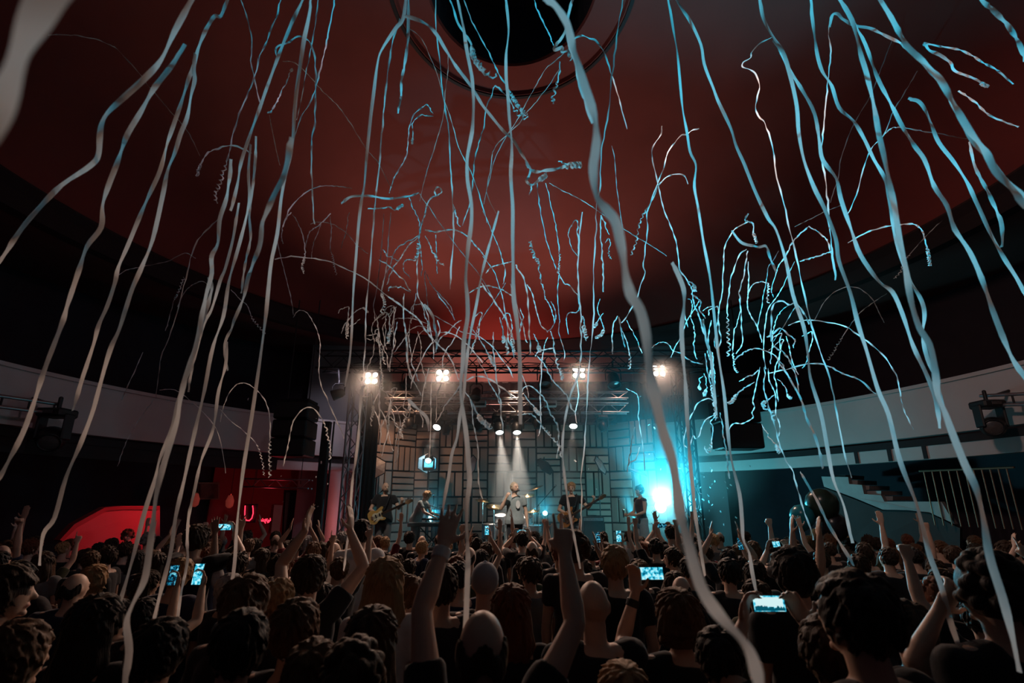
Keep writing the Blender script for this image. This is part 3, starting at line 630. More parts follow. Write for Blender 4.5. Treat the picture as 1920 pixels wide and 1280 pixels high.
def drum(px, py, Y, r, dpt, rot, lab, name='drum', legs=True):
    p = at_y(px, py, Y); e = empty(name, p)
    MB().lathe([(r, -dpt / 2), (r, dpt / 2)], (0, 0, 0), 28, rot).build('shell', M_shell, e, True)
    for sz in (-1, 1):
        MB().lathe([(r - .01, sz * dpt / 2), (0, sz * (dpt / 2 + .004))], (0, 0, 0), 28, rot).build('drum_head', M_skinhead, e)
        MB().lathe([(r + .002, sz * (dpt / 2 - .02)), (r + .012, sz * (dpt / 2 - .015)), (r + .012, sz * (dpt / 2 + .01)), (r - .008, sz * (dpt / 2 + .01))], (0, 0, 0), 28, rot).build('hoop', M_chrome, e)
    for k in range(6):
        a = 2 * PI * k / 6; MB().limb(rot @ Vector((r * math.cos(a), r * math.sin(a), -dpt / 2)), rot @ Vector((r * math.cos(a), r * math.sin(a), dpt / 2)), [(0, .009), (1, .009)]).build('lug', M_chrome, e)
    if legs:
        for k in range(3):
            a = 2 * PI * k / 3; MB().limb((r * .7 * math.cos(a), r * .7 * math.sin(a), 0), (r * 1.1 * math.cos(a), r * 1.1 * math.sin(a), SZ - p.z + .01), [(0, .01), (1, .01)]).build('leg', M_chrome, e)
    tag(e, lab, 'drum', 'drums of the drum kit')
RX = Matrix.Rotation(PI / 2, 3, 'X')
drum(962, 1010, 12.9, .28, .4, RX, 'silver bass drum standing upright behind the singer', 'bass_drum')
drum(938, 972, 12.8, .16, .2, Matrix.Rotation(.35, 3, 'X'), 'silver rack tom left of the singer')
drum(986, 974, 12.8, .17, .2, Matrix.Rotation(.35, 3, 'X'), 'silver rack tom right of the singer')
drum(918, 995, 12.7, .2, .36, Matrix.Rotation(.1, 3, 'X'), 'silver floor tom at the left of the drum kit')
drum(1003, 990, 12.6, .18, .15, Matrix.Rotation(.12, 3, 'X'), 'silver snare drum at the right of the drum kit')
def mic_stand(px_base, Y, px_top, py_top, px_end, py_end, lab):
    b = at_y(px_base, 1000, Y); e = empty('microphone_stand', (b.x, Y, SZ)); L = lambda p: p - e.location
    t = L(at_y(px_top, py_top, Y)); q = L(at_y(px_end, py_end, Y - .1))
    stand(e, Vector((0, 0, 0)), t, .011)
    MB().limb(t - (q - t) * .25, q, [(0, .009), (1, .008)]).build('boom', M_blackmetal, e)
    d = (q - t).normalized(); MB().limb(q, q + d * .14, [(0, .012), (1, .018)]).build('microphone', M_black, e)
    MB().ell(q + d * .17, (.026, .026, .028)).build('microphone_head', M_chrome, e)
    tag(e, lab, 'microphone stand')
mic_stand(694, 11.0, 697, 936, 714, 922, 'boom microphone stand leaning to the mouth of the bald guitarist')
mic_stand(1008, 12.4, 1012, 944, 1034, 919, 'dark overhead boom microphone stand right of the drum kit')
mic_stand(814, 12.3, 814, 950, 797, 944, 'short microphone stand in front of the curly-haired keyboard player')
mic_stand(812, 13.0, 813, 946, 813, 936, 'straight microphone stand behind the keyboard')
# ---- stage haze (real smoke over the stage)
M_haze = bpy.data.materials.new('stage_smoke'); M_haze.use_nodes = True; nt = M_haze.node_tree; nt.nodes.remove(nt.nodes['Principled BSDF'])
vs_ = nt.nodes.new('ShaderNodeVolumeScatter'); vs_.inputs['Color'].default_value = (0.9, 0.9, 0.9, 1); vs_.inputs['Density'].default_value = 0.028; vs_.inputs['Anisotropy'].default_value = 0.5
nt.links.new(vs_.outputs[0], nt.nodes['Material Output'].inputs['Volume'])
hz = MB().box((0.6, 11.85, 3.4), (9.8, 4.2, 5.1)).build('haze', M_haze); tag(hz, 'thin theatrical smoke hanging over the stage', 'haze', kind='stuff')

def plume(c, rad, dens, label):  # balls of denser smoke added so lamps and beams glow softly
    m = bpy.data.materials.new('glow_smoke'); m.use_nodes = True; nt = m.node_tree; nt.nodes.remove(nt.nodes['Principled BSDF'])
    v = nt.nodes.new('ShaderNodeVolumeScatter'); v.inputs['Anisotropy'].default_value = .2
    tc = nt.nodes.new('ShaderNodeTexCoord'); ln = nt.nodes.new('ShaderNodeVectorMath'); ln.operation = 'LENGTH'
    mr = nt.nodes.new('ShaderNodeMapRange'); mr.interpolation_type = 'SMOOTHSTEP'; mr.inputs[1].default_value = 0; mr.inputs[2].default_value = rad * .98; mr.inputs[3].default_value = dens; mr.inputs[4].default_value = 0
    nt.links.new(tc.outputs['Object'], ln.inputs[0]); nt.links.new(ln.outputs['Value'], mr.inputs[0]); nt.links.new(mr.outputs[0], v.inputs['Density'])
    nt.links.new(v.outputs[0], nt.nodes['Material Output'].inputs['Volume'])
    tag(MB().ell((0, 0, 0), (rad, rad, rad), None, 24, 14).build('glow_smoke', m, None, True, c), label, 'haze', None, 'stuff')
plume(at_y(1240, 935, 12.2), 1.15, 1.0, 'added dense smoke that makes the glow round the huge white-cyan lamp')
plume(Vector((0.12, 12.2, 2.9)), 1.75, .17, 'added smoke that makes the two spot beams show over the singer')
plume(at_y(1330, 850, 11.9), 1.75, .30, 'added smoke that makes the broad cyan haze in front of the right wall')
plume(at_y(1020, 950, 13.1), .55, .5, 'added smoke that makes the small cyan glow right of the drum kit')
plume(at_y(808, 940, 13.1), .75, .4, 'added smoke that makes the small cyan glow behind the keyboard player')
# ================================================================ people
def voxel(mb, name, vox, smooth=2, ratio=None):
    me = mb.mesh(name); o = bpy.data.objects.new('tmp', me); COL.objects.link(o)
    m = o.modifiers.new('r', 'REMESH'); m.mode = 'VOXEL'; m.voxel_size = vox; m.adaptivity = 0
    if smooth: s = o.modifiers.new('s', 'SMOOTH'); s.factor = .5; s.iterations = smooth
    if ratio: d = o.modifiers.new('d', 'DECIMATE'); d.ratio = ratio
    dg = bpy.context.evaluated_depsgraph_get(); out = bpy.data.meshes.new_from_object(o.evaluated_get(dg)); out.name = name
    bpy.data.objects.remove(o); bpy.data.meshes.remove(me); out.shade_smooth()
    return out
V = Vector
UPPER, FORE = .295, .255
FING = [(-.030, .88), (-.010, 1.0), (.010, .95), (.029, .78)]
CURL = {'open': [(6, 8, 6)] * 4, 'spread': [(2, 6, 6)] * 4, 'relaxed': [(22, 32, 22)] * 4, 'fist': [(82, 95, 62)] * 4, 'grip': [(40, 55, 40)] * 4,
        'point': [(5, 8, 6), (82, 95, 62), (82, 95, 62), (82, 95, 62)], 'horns': [(5, 8, 6), (82, 95, 62), (82, 95, 62), (8, 8, 6)], 'phone': [(18, 45, 30)] * 4}
def hand(mb, W, D, N, right, kind):
    """palm, four bent fingers of different length and a thumb off the palm's side.  D fingers, N the way the palm faces"""
    D = V(D).normalized(); N = V(N); N = (N - D * N.dot(D)).normalized(); T = D.cross(N) * (1 if right else -1)
    mb.n = 10
    mb.loft([(W - D * .01, T * .026, N * .020), (W + D * .02, T * .032, N * .019), (W + D * .055, T * .041, N * .017), (W + D * .09, T * .042, N * .014), (W + D * .102, T * .038, N * .010)])
    cur = CURL[kind]
    for i, (off, ln) in enumerate(FING):
        off_ = -off                                   # index finger on the thumb's side
        p = W + D * (.092 - abs(off_) * .15) + T * off_; d = (D + T * off_ * (6 if kind == 'spread' else 1.5)).normalized(); r = .0098
        for seg, a in zip((.046, .029, .023), cur[i]):
            ax = D.cross(N).normalized(); d = (Matrix.Rotation(R(a), 3, ax) @ d).normalized()
            q = p + d * seg * ln; mb.n = 8; mb.limb(p, q, [(0, r), (1, r * .9)]); p = q; r *= .9
    tb = W + D * .028 + T * .034
    if kind in ('fist', 'point', 'horns', 'grip'): dirs = [(T * .35 + D * .75 + N * .45), (D * .45 + N * .55 - T * .55)]
    else: dirs = [(T * .85 + D * .6 + N * .25), (T * .45 + D * .85 + N * .2)]
    p = tb; r = .0125
    for d, L in zip(dirs, (.042, .034)):
        q = p + d.normalized() * L; mb.limb(p, q, [(0, r), (1, r * .85)]); p = q; r *= .85
    mb.n = 12
ARMS = {   # for the side s: upper arm, forearm, hand direction, palm, hand kind
    'down': lambda s: ((s * .16, .02, -1), (s * .02, .22, -1), (0, .1, -1), (-s, 0, 0), 'relaxed'),
    'up': lambda s: ((s * .30, .25, .95), (s * .02, .10, 1), (0, .05, 1), (0, 1, 0), 'open'),
    'upspread': lambda s: ((s * .42, .25, .85), (s * .12, .05, 1), (s * .15, 0, 1), (0, 1, 0), 'spread'),
    'fist': lambda s: ((s * .35, .35, .85), (s * .02, .12, 1), (0, .05, 1), (0, 1, 0), 'fist'),
    'point': lambda s: ((s * .35, .4, .8), (s * -.02, .25, 1), (0, .25, 1), (0, 1, 0), 'point'),
    'horns': lambda s: ((s * .4, .3, .8), (s * .02, .12, 1), (0, .05, 1), (0, 1, 0), 'horns'),
    'clap': lambda s: ((s * .40, .45, .75), (s * -.52, .12, .9), (s * -.1, .1, 1), (-s, .1, 0), 'open'),
    'phone2': lambda s: ((s * .32, .75, .15), (s * -.62, .42, .68), (s * -.35, .15, 1), (-s * .6, -.6, 0), 'phone'),
    'phone1': lambda s: ((s * .25, .75, .35), (s * -.18, .30, .95), (s * -.15, .05, 1), (-s * .45, -.8, 0), 'phone'),
    'bent': lambda s: ((s * .25, .30, -.8), (s * -.35, .75, .35), (s * -.3, .8, .4), (-s, 0, .3), 'relaxed'),
    'crossed': lambda s: ((s * .22, .28, -.85), (s * -.85, .45, .1), (s * -.9, .2, .1), (0, -1, 0), 'relaxed'),
}
def body_parts(pose):
    """joints of a figure 1.75 m tall, facing +Y, feet at the origin"""
    fem = pose.get('fem', False); lean = R(pose.get('lean', 0)); hip = V((0, 0, .95))
    up = Matrix.Rotation(-lean, 3, 'X') @ Matrix.Rotation(R(pose.get('side', 0)), 3, 'Y')
    tr = lambda p: hip + up @ (V(p) - hip)
    sw = .165 if fem else .185; k = .93 if fem else 1.0
    J = dict(tr=tr, up=up, k=k, fem=fem)
    J['head'] = tr((0, .02, 1.635)); J['neck0'] = tr((0, -.015, 1.44)); J['neck1'] = tr((0, .008, 1.56))
    J['hrot'] = up @ Matrix.Rotation(R(pose.get('yaw', 0)), 3, 'Z') @ Matrix.Rotation(R(pose.get('nod', 0)), 3, 'X') @ Matrix.Rotation(R(pose.get('roll', 0)), 3, 'Y')
    for s, nm in ((1, 'R'), (-1, 'L')):
        a = pose.get(nm, 'down'); U, Fo, Hd, P, kind = ARMS[a](s) if isinstance(a, str) else a
        U, Fo = V(U).normalized(), V(Fo).normalized(); raised = max(0, U.z)
        sh = tr((s * (sw - .02 * raised), .02 * raised, 1.415 + .055 * raised))
        el = sh + U * UPPER * (.96 if fem else 1); wr = el + Fo * FORE * (.96 if fem else 1)
        J['arm' + nm] = (sh, el, wr, V(Hd), V(P), kind, U, Fo)
    return J
def torso_rings(J, g=0.0, z0=.86, hem=0.0):
    k = J['k']; tr, up = J['tr'], J['up']; rr = [(.80, .150, .105), (.86, .165, .115), (.95, .172 if not J['fem'] else .182, .122), (1.05, .150, .105), (1.12, .142, .100), (1.22, .155, .108), (1.32, .172, .116), (1.39, .168, .106), (1.44, .125, .085), (1.475, .070, .062)]
    if J['fem']: rr[3] = (1.05, .140, .098); rr[4] = (1.12, .132, .094); rr[6] = (1.32, .166, .124)
    out = []
    for z, rx, ry in rr:
        if z < z0 - 1e-6: continue
        loose = hem * max(0, min(1, (1.3 - z) / .4)); out.append((tr((0, -.005, z)), up @ V((k * rx + g + loose, 0, 0)), up @ V((0, ry + g + loose, 0))))
    return out
def head_prims(mb, J):
    c, r = J['head'], J['hrot']; A = lambda p: c + r @ V(p)
    vs = [V((0, 0, 1))]; nu, nv = 24, 18; fs = []
    for j in range(1, nv):
        th = PI * j / nv
        for i in range(nu): vs.append(V((math.sin(th) * math.cos(2 * PI * i / nu), math.sin(th) * math.sin(2 * PI * i / nu), math.cos(th))))
    vs.append(V((0, 0, -1)))
    for i in range(nu):
        fs.append((0, 1 + i, 1 + (i + 1) % nu)); fs.append((len(vs) - 1, 1 + (nv - 2) * nu + (i + 1) % nu, 1 + (nv - 2) * nu + i))
    for j in range(nv - 2):
        for i in range(nu):
            a, b = 1 + j * nu + i, 1 + j * nu + (i + 1) % nu; fs.append((a, a + nu, b + nu, b))
    out = []
    for p in vs:
        x, y, z = p.x * .075, p.y * .095, p.z * .115
        if p.z < 0:
            t = -p.z; x *= 1 - .30 * t * t; y = y * (1 - .42 * t) + (.028 * t if p.y > 0 else .012 * t)
        if p.z > 0 and p.y < 0: y *= 1.04
        out.append(A((x, y, z)))
    mb.add(out, fs)
    mb.limb(A((0, .086, .012)), A((0, .104, -.026)), [(0, .009), (1, .013)])          # nose
    mb.ell(A((0, .080, -.060)), (.022, .014, .010), r, 10, 6)                          # lips
    mb.ell(A((0, .068, -.094)), (.022, .018, .016), r, 10, 6)                          # chin
    for s in (-1, 1):
        mb.ell(A((s * .076, -.006, -.008)), (.010, .019, .031), r, 10, 6)              # ears
        mb.ell(A((s * .030, .079, .026)), (.024, .012, .008), r, 8, 6)                 # brows
        mb.ell(A((s * .032, .073, .000)), (.014, .012, .012), r, 8, 6)                 # eyes
def make_body(name, pose, vox=.0085, ratio=.42):
    J = body_parts(pose); mb = MB(); mb.n = 14; k = J['k']
    mb.loft(torso_rings(J))
    mb.limb(J['neck0'], J['neck1'], [(0, .062 * k), (.5, .055 * k), (1, .054 * k)])
    for s in (1, -1):
        sh, el, wr, Hd, P, kind, U, Fo = J['armR' if s == 1 else 'armL']
        mb.limb(J['tr']((s * .09, -.01, 1.42)), sh, [(0, .062 * k), (.6, .060 * k), (1, .056 * k)])
        mb.limb(sh, el, [(0, .056 * k), (.35, .050 * k), (.8, .040 * k), (1, .038 * k)])
        mb.limb(el, wr, [(0, .038 * k), (.25, .042 * k), (.7, .032 * k), (1, .026 * k)])
        hand(mb, wr, Hd, P, s == 1, kind); mb.n = 14
        mb.limb((s * .085, 0, .90), (s * .10, .01, .49), [(0, .088), (.4, .078), (1, .054)])
        mb.limb((s * .10, .01, .49), (s * .105, -.02, .09), [(0, .054), (.3, .056), (1, .036)])
        mb.limb((s * .105, -.04, .045), (s * .12, .13, .030), [(0, .040), (.5, .040), (1, .028)], .8)
    head_prims(mb, J)
    me = voxel(mb, name, vox, 2, ratio); me.materials.append(M_skin)
    # colours of the face itself: eyes, brows, lips, inside of an open mouth
    n = len(me.vertices); co = np.empty(n * 3); me.vertices.foreach_get('co', co); co = co.reshape(-1, 3)
    ri = np.array(J['hrot'].inverted()); L = (co - np.array(J['head'])) @ ri.T
    col = np.ones((n, 4)); x, y, z = np.abs(L[:, 0]), L[:, 1], L[:, 2]; face = (y > .055) & (x < .06) & (np.abs(z) < .11)
    col[face & (np.hypot(x - .031, z) < .012), :3] = (.18, .16, .16)
    col[face & (np.abs(z - .025) < .006) & (x > .012) & (x < .05), :3] = (.28, .22, .2)
    col[face & (x < .023) & (np.abs(z + .060) < .009), :3] = (.75, .45, .45)
    if pose.get('mouth'): col[face & (x < .015) & (np.abs(z + .062) < .010), :3] = (.12, .05, .05)
    a = me.attributes.new('tint', 'FLOAT_COLOR', 'POINT'); a.data.foreach_set('color', col.ravel())
    return me, J
def fold(me, amp, freq, seed):
    n = len(me.vertices); co = np.empty(n * 3); me.vertices.foreach_get('co', co); co = co.reshape(-1, 3); no = np.empty(n * 3); me.vertices.foreach_get('normal', no); no = no.reshape(-1, 3)
    for i in range(n):
        p = co[i]; v = noise.noise(V((p[0] * freq + seed, p[1] * freq, p[2] * freq * .45))); co[i] += no[i] * v * amp
    me.vertices.foreach_set('co', co.ravel()); me.update()
def make_shirt(name, J, sleeve=.55, hem=.03, tank=False, vox=.014):
    mb = MB(); mb.n = 16; r = torso_rings(J, .014, .86, hem); mb.loft(r[:-1])
    k = J['k']
    for s in (1, -1):
        sh, el, wr, Hd, P, kind, U, Fo = J['armR' if s == 1 else 'armL']
        mb.limb(J['tr']((s * .09, -.01, 1.42)), sh, [(0, .068 * k), (.6, .070 * k), (1, .068 * k)])
        if tank: continue
        t = min(sleeve, 1.0); mb.limb(sh, sh + (el - sh) * t, [(0, .070 * k), (.5, .068 * k), (1, .066 * k)], caps=False)
        if sleeve > 1:
            t2 = sleeve - 1; mb.limb(el - U * .02, el + (wr - el) * t2, [(0, .056 * k), (.5, .054 * k), (1, .046 * k)])
    me = voxel(mb, name, vox, 2, None); fold(me, .016, 9, len(name)); me.materials.append(M_cloth); return me
def make_trousers(name, wide=0.0):
    mb = MB(); mb.n = 14
    mb.loft([(V((0, 0, .78)), V((.12, 0, 0)), V((0, .10, 0))), (V((0, 0, .84)), V((.178, 0, 0)), V((0, .128, 0))), (V((0, 0, .97)), V((.180, 0, 0)), V((0, .130, 0))), (V((0, 0, 1.0)), V((.174, 0, 0)), V((0, .126, 0)))])
    for s in (1, -1):
        mb.limb((s * .085, 0, .88), (s * (.10 + wide * .3), .01, .48), [(0, .098), (.5, .090 + wide * .6), (1, .072 + wide)])
        mb.limb((s * (.10 + wide * .3), .01, .48), (s * (.105 + wide * .4), -.02, .08), [(0, .072 + wide), (1, .058 + wide * 1.3)], caps=False)
    me = voxel(mb, name, .018, 1, None); me.materials.append(M_cloth); return me
def make_shoe(s):
    mb = MB(); mb.limb((s * .105, -.06, .055), (s * .125, .17, .042), [(0, .048), (.5, .052), (1, .040)], .95); mb.box((s * .115, .055, .014), (.10, .29, .026), bev=.01)
    me = voxel(mb, 'shoe', .012, 1, None); me.materials.append(M_black); return me
def locks(mb, r_, n, rad=(.084, .101, .109), c=(0, -.016, .022), L=.05, w=.0078, zmin=-.55, face=.42):
    k = 0
    while k < n:
        v = V((r_.gauss(0, 1), r_.gauss(-.15, 1), r_.gauss(.35, 1))).normalized()
        if v.z < zmin or (v.y > face and v.z < .5): continue
        k += 1; p = V((c[0] + v.x * rad[0], c[1] + v.y * rad[1], c[2] + v.z * rad[2]))
        crown = V((.012, -.45, .9)); d = (v - crown); d = (d - v * d.dot(v)); d = (d.normalized() if d.length > .05 else V((1, 0, 0))) + V((r_.uniform(-.3, .3), r_.uniform(-.3, .3), r_.uniform(-.35, .1))) * .6
        m_ = p + d * L * .5 + v * .006; q = p + d * L + v * r_.uniform(-.004, .008)
        mb.n = 6; mb.limb(p, m_, [(0, w * .8), (1, w)]); mb.limb(m_, q, [(0, w), (1, w * .3)])
def make_hair(style):
    mb = MB(); r_ = random.Random(hash(style) % 1000 if False else sum(map(ord, style)))
    amp, fq = .006, 26
    if style == 'short': mb.ell((0, -.018, .020), (.0815, .098, .108), None, 24, 16); locks(mb, r_, 340, zmin=-.8)
    elif style == 'crop': mb.ell((0, -.022, .022), (.0785, .096, .102), None, 24, 16); locks(mb, r_, 200, (.0785, .096, .101), (0, -.022, .022), .025, .008, -.8); amp = .003
    elif style == 'fringe':
        mb.ell((0, -.012, .020), (.087, .104, .112), None, 24, 16); amp = .009
        for q in range(9): mb.limb((-.05 + q * .0125, .06, .085), (-.045 + q * .012, .098, .045 + r_.uniform(-.01, .01)), [(0, .016), (1, .008)])
        mb.ell((0, -.06, -.045), (.06, .045, .05))
    elif style == 'balding':
        for q in range(15):
            a = PI * (q / 14) + PI; mb.ell((.072 * math.cos(a), -.012 + .090 * math.sin(a), -.02 + .02 * math.sin(q)), (.016, .016, .045), None, 8, 6)
        amp = .002
    elif style in ('long', 'wavy'):
        mb.ell((0, -.014, .014), (.086, .103, .120), None, 24, 16)
        mb.loft([(V((0, -.035, .08)), V((.085, 0, 0)), V((0, .07, 0))), (V((0, -.035, -.02)), V((.097, 0, 0)), V((0, .075, 0))), (V((0, -.05, -.14)), V((.105, 0, 0)), V((0, .062, 0))), (V((0, -.075, -.27)), V((.112, 0, 0)), V((0, .048, 0))), (V((0, -.085, -.36)), V((.085, 0, 0)), V((0, .030, 0)))])
        amp, fq = (.008, 30) if style == 'long' else (.02, 16)
    elif style == 'bob':
        mb.ell((0, -.014, .014), (.088, .104, .119), None, 24, 16)
        mb.loft([(V((0, -.03, .06)), V((.086, 0, 0)), V((0, .072, 0))), (V((0, -.03, -.05)), V((.102, 0, 0)), V((0, .078, 0))), (V((0, -.035, -.125)), V((.098, 0, 0)), V((0, .068, 0)))])
    elif style == 'ponytail':
        mb.ell((0, -.016, .018), (.081, .100, .114), None, 24, 16); mb.ell((0, -.115, .05), (.03, .03, .03))
        mb.limb((0, -.12, .05), (0, -.16, -.10), [(0, .026), (.5, .036), (1, .02)]); mb.limb((0, -.16, -.10), (.01, -.14, -.24), [(0, .026), (1, .010)])
    elif style == 'bun':
        mb.ell((0, -.016, .016), (.081, .099, .113), None, 24, 16); mb.ell((0, -.065, .125), (.045, .045, .040)); amp = .005
    elif style == 'curly':
        mb.ell((0, -.014, .022), (.092, .108, .115), None, 24, 16); amp = .004
        for q in range(90):
            v = V((r_.gauss(0, 1), r_.gauss(0, 1), r_.gauss(.3, 1))).normalized()
            if v.y > .45 and v.z < .45 or v.z < -.55: continue
            mb.ell((v.x * .095, -.014 + v.y * .112, .022 + v.z * .118), (.026, .026, .024), None, 8, 6)
    elif style == 'tousled':
        mb.ell((0, -.014, .022), (.086, .104, .112), None, 24, 16); amp = .010
        for q in range(46):
            v = V((r_.gauss(0, 1), r_.gauss(-.2, 1), abs(r_.gauss(.5, .8)))).normalized()
            if v.y > .5 and v.z < .5: continue
            p = V((v.x * .083, -.014 + v.y * .1, .022 + v.z * .108)); mb.limb(p, p + (v + V((0, r_.uniform(-.2, .4), .3))) * .028, [(0, .015), (1, .005)])
    if style in ('fringe', 'bun', 'ponytail', 'tousled'): locks(mb, r_, 320, zmin=-.6, L=.055)
    if style in ('long', 'wavy', 'bob'):
        locks(mb, r_, 260, (.087, .103, .117), (0, -.016, .014), .06, .008, -.1)
        z_ = -.34 if style != 'bob' else -.11
        for q in range(70):
            a = r_.uniform(PI * .98, PI * 2.02); x0, y0 = .092 * math.cos(a), -.03 + .074 * math.sin(a); zz = r_.uniform(z_ * .8, z_ * 1.08); sw_ = r_.uniform(-.02, .02); mid = V((x0 * 1.12 + sw_, y0 - .02, zz * .5)); mb.n = 6
            mb.limb((x0, y0, .05), mid, [(0, .008), (1, .011)]); mb.limb(mid, (x0 * 1.05 - sw_ * (1 if style == 'long' else 2), y0 * .7 - .045 * (1 if style != 'bob' else .2), zz), [(0, .011), (1, .004)])
    me = voxel(mb, 'hair_' + style, .0048, 3, .4); fold(me, amp * .7, fq, 3.3); me.materials.append(M_hair); return me
def make_cap():
    mb = MB(); mb.ell((0, -.012, .030), (.086, .105, .098), None, 24, 16); mb.loft([(V((0, .06, .045)), V((.07, 0, 0)), V((0, .02, .0))), (V((0, .16, .032)), V((.06, 0, 0)), V((0, .01, 0)))])
    mb2 = mb; mb2.box((0, .125, .042), (.13, .10, .012), bev=.005); mb2.ell((0, -.012, .13), (.009, .009, .007))
    me = voxel(mb2, 'cap', .0075, 1, .6); me.materials.append(M_cloth); return me
HAIR = {s: make_hair(s) for s in ('short', 'crop', 'fringe', 'balding', 'long', 'wavy', 'bob', 'ponytail', 'bun', 'curly', 'tousled')}
CAP = make_cap()
TROU = make_trousers('trousers'); SHOE = (make_shoe(-1), make_shoe(1))
PROTO = {}
def proto(key, pose, sleeve=.55, tank=False, vox=.0085, ratio=.42, hem=.03):
    me, J = make_body('body', pose, vox, ratio); PROTO[key] = (me, make_shirt('shirt', J, sleeve, hem, tank), J); return PROTO[key]
SKIN = [(.58, .36, .26), (.52, .31, .22), (.62, .40, .30), (.40, .23, .16)]
def person(key, loc, rz, scale, hair, hcol, scol, skin=0, label=None, group=None, cap=None, trou=(.03, .03, .045), shoes=False, tme=None, beard=False):
    body, shirt, J = PROTO[key]; e = empty('person', loc, rz); e.scale = (scale,) * 3
    b = link('body', body, e); b.color = (*SKIN[skin], 1)
    s = link('shirt', shirt, e); s.color = (*scol, 1)
    t = link('trousers', tme or TROU, e); t.color = (*trou, 1)
    M = Matrix.Translation(J['head']) @ J['hrot'].to_4x4()
    if hair: h = link('hair', HAIR[hair], e); h.matrix_basis = M; h.color = (*hcol, 1)
    if cap: c = link('cap', CAP, e); c.matrix_basis = M; c.color = (*cap, 1)
    if shoes:
        for q in SHOE: link('shoe', q, e)
    tag(e, label, 'person', group); return e
# ================================================================ the band
def guitar(name, label, W, B, bass=False, wood=(.55, .30, .10), guard=(.6, .55, .4)):
    e = empty(name); e.matrix_world = W @ B; Bi = B.inverted(); sc = 1.12 if bass else 1.0
    half = [(-.20, .00), (-.205, .06), (-.185, .12), (-.13, .155), (-.07, .150), (-.02, .120), (.03, .115), (.09, .14), (.145, .155), (.185, .140), (.17, .105), (.13, .075), (.13, .035)]
    low = [(x, -y * (.98 if x < 0 else .92)) for x, y in half[::-1]]; low = [(x - (.035 if x > .08 else 0), y) for x, y in low]
    poly = [(x * sc, y * sc) for x, y in half + low[:-1]]
    fr = Matrix.Identity(4)
    mw = mat('guitar_wood_%s' % name, wood, .25, nscale=6, namp=.3, stretch=(1, 8, 1)); mn = mat('maple_neck', (.5, .33, .18), .35, nscale=8, namp=.15, stretch=(1, 9, 1))
    MB().prism(poly, .042, Matrix.Translation((0, 0, -.021))).build('guitar_body', mw, e)
    gp = [(x * .62 + .02, y * .62 - .02) for x, y in poly]; MB().prism(gp, .004, Matrix.Translation((0, 0, .021))).build('pickguard', mat('pickguard_%s' % name, guard, .3, nscale=8, namp=.1), e)
    L = .70 if bass else .56
    MB().box((.10 + L / 2, 0, .014), (L, .050, .026), bev=.008).build('neck', mn, e)
    MB().box((.10 + L / 2, 0, .029), (L, .048, .005)).build('fretboard', mat('dark_fretboard', (.05, .03, .02), .4, nscale=10, namp=.2), e)
    hx = .10 + L; MB().prism([(hx, -.026), (hx + .05, -.042), (hx + .17, -.030), (hx + .19, .0), (hx + .16, .035), (hx + .03, .040), (hx, .026)], .016, Matrix.Translation((0, 0, .002))).build('headstock', mn, e)
    for k in range(4 if bass else 6):
        x = hx + .03 + k * (.034 if bass else .023); MB().limb((x, .035, .010), (x, .066, .010), [(0, .006), (1, .010)]).build('tuning_peg', M_chrome, e)
    for x in (-.03, .06): MB().box((x, 0, .030), (.024, .075, .014), bev=.004).build('pickup', M_black, e)
    MB().box((-.12, 0, .030), (.035, .075, .014), bev=.003).build('bridge', M_chrome, e)
    for k in range(3): MB().lathe([(.011, 0), (.010, .016), (0, .017)], (-.10 + k * .03, -.085 + k * .008, .021), 10).build('knob', M_chrome, e)
    for k in range(4 if bass else 6):
        y = (k - (1.5 if bass else 2.5)) * .0075; MB().tube((-.12, y, .038), (hx + .03, y, .034), .0012).build('string', M_chrome, e)
    pts = [V((.165 * sc, .14, 0))] + [Bi @ V(q) for q in ((-.06, .185, 1.24), (-.10, .155, 1.36), (-.115, .09, 1.455), (-.115, -.01, 1.50), (-.08, -.11, 1.44), (.02, -.155, 1.28), (.12, -.135, 1.12), (.20, -.03, 1.04))] + [V((-.205 * sc, 0, 0))]
    MB().path(pts, .012).build('strap', M_black, e)
    tag(e, label, 'guitar'); return e
def mic_thing(p, d, label):
    e = empty('microphone', p); d = V(d).normalized(); MB().limb(-d * .17, -d * .02, [(0, .011), (1, .018)]).build('handle', M_black, e)
    MB().ell((0, 0, 0), (.027, .027, .028)).build('microphone_head', M_chrome, e); tag(e, label, 'microphone'); return e
def basis(x, y, z, o):
    x, y, z = V(x).normalized(), V(y), V(z); y = (y - x * y.dot(x)).normalized(); z = x.cross(y)
    return Matrix(((x.x, y.x, z.x, o[0]), (x.y, y.y, z.y, o[1]), (x.z, y.z, z.z, o[2]), (0, 0, 0, 1)))
strum = ((.38, .12, -.86), (-.60, .74, -.26), (-.8, .15, -.45), (0, -1, .1), 'grip')
fret = ((-.50, .28, -.80), (-.28, .80, .38), (-.25, .45, .85), (.5, -.6, .2), 'grip')
bfret = ((-.55, .30, -.72), (-.38, .72, .52), (-.25, .45, .85), (.5, -.6, .2), 'grip')
proto('guitarist', dict(R=strum, L=fret, yaw=28, nod=6, mouth=1), vox=.0075, ratio=.5)
proto('bassist', dict(R=strum, L=bfret, yaw=-10, nod=-6), vox=.0075, ratio=.5)
proto('singer', dict(R=((.42, .34, -.62), (-.40, .36, .95), (-.3, .35, .85), (-.5, -.3, 0), 'grip'), L=((-.24, .02, -1), (-.08, .14, -1), (0, .1, -1), (1, 0, 0), 'relaxed'), yaw=26, nod=8, mouth=1), vox=.0075, ratio=.5, hem=.05)
proto('backing', dict(fem=True, R=((.16, .20, -.95), (-.15, .80, -.30), (-.1, .8, .1), (-1, 0, 0), 'grip'), L=((-.16, .16, -.95), (.15, .85, -.25), (.1, .8, .1), (1, 0, 0), 'grip'), nod=-4), tank=True, vox=.0075, ratio=.5, hem=0)
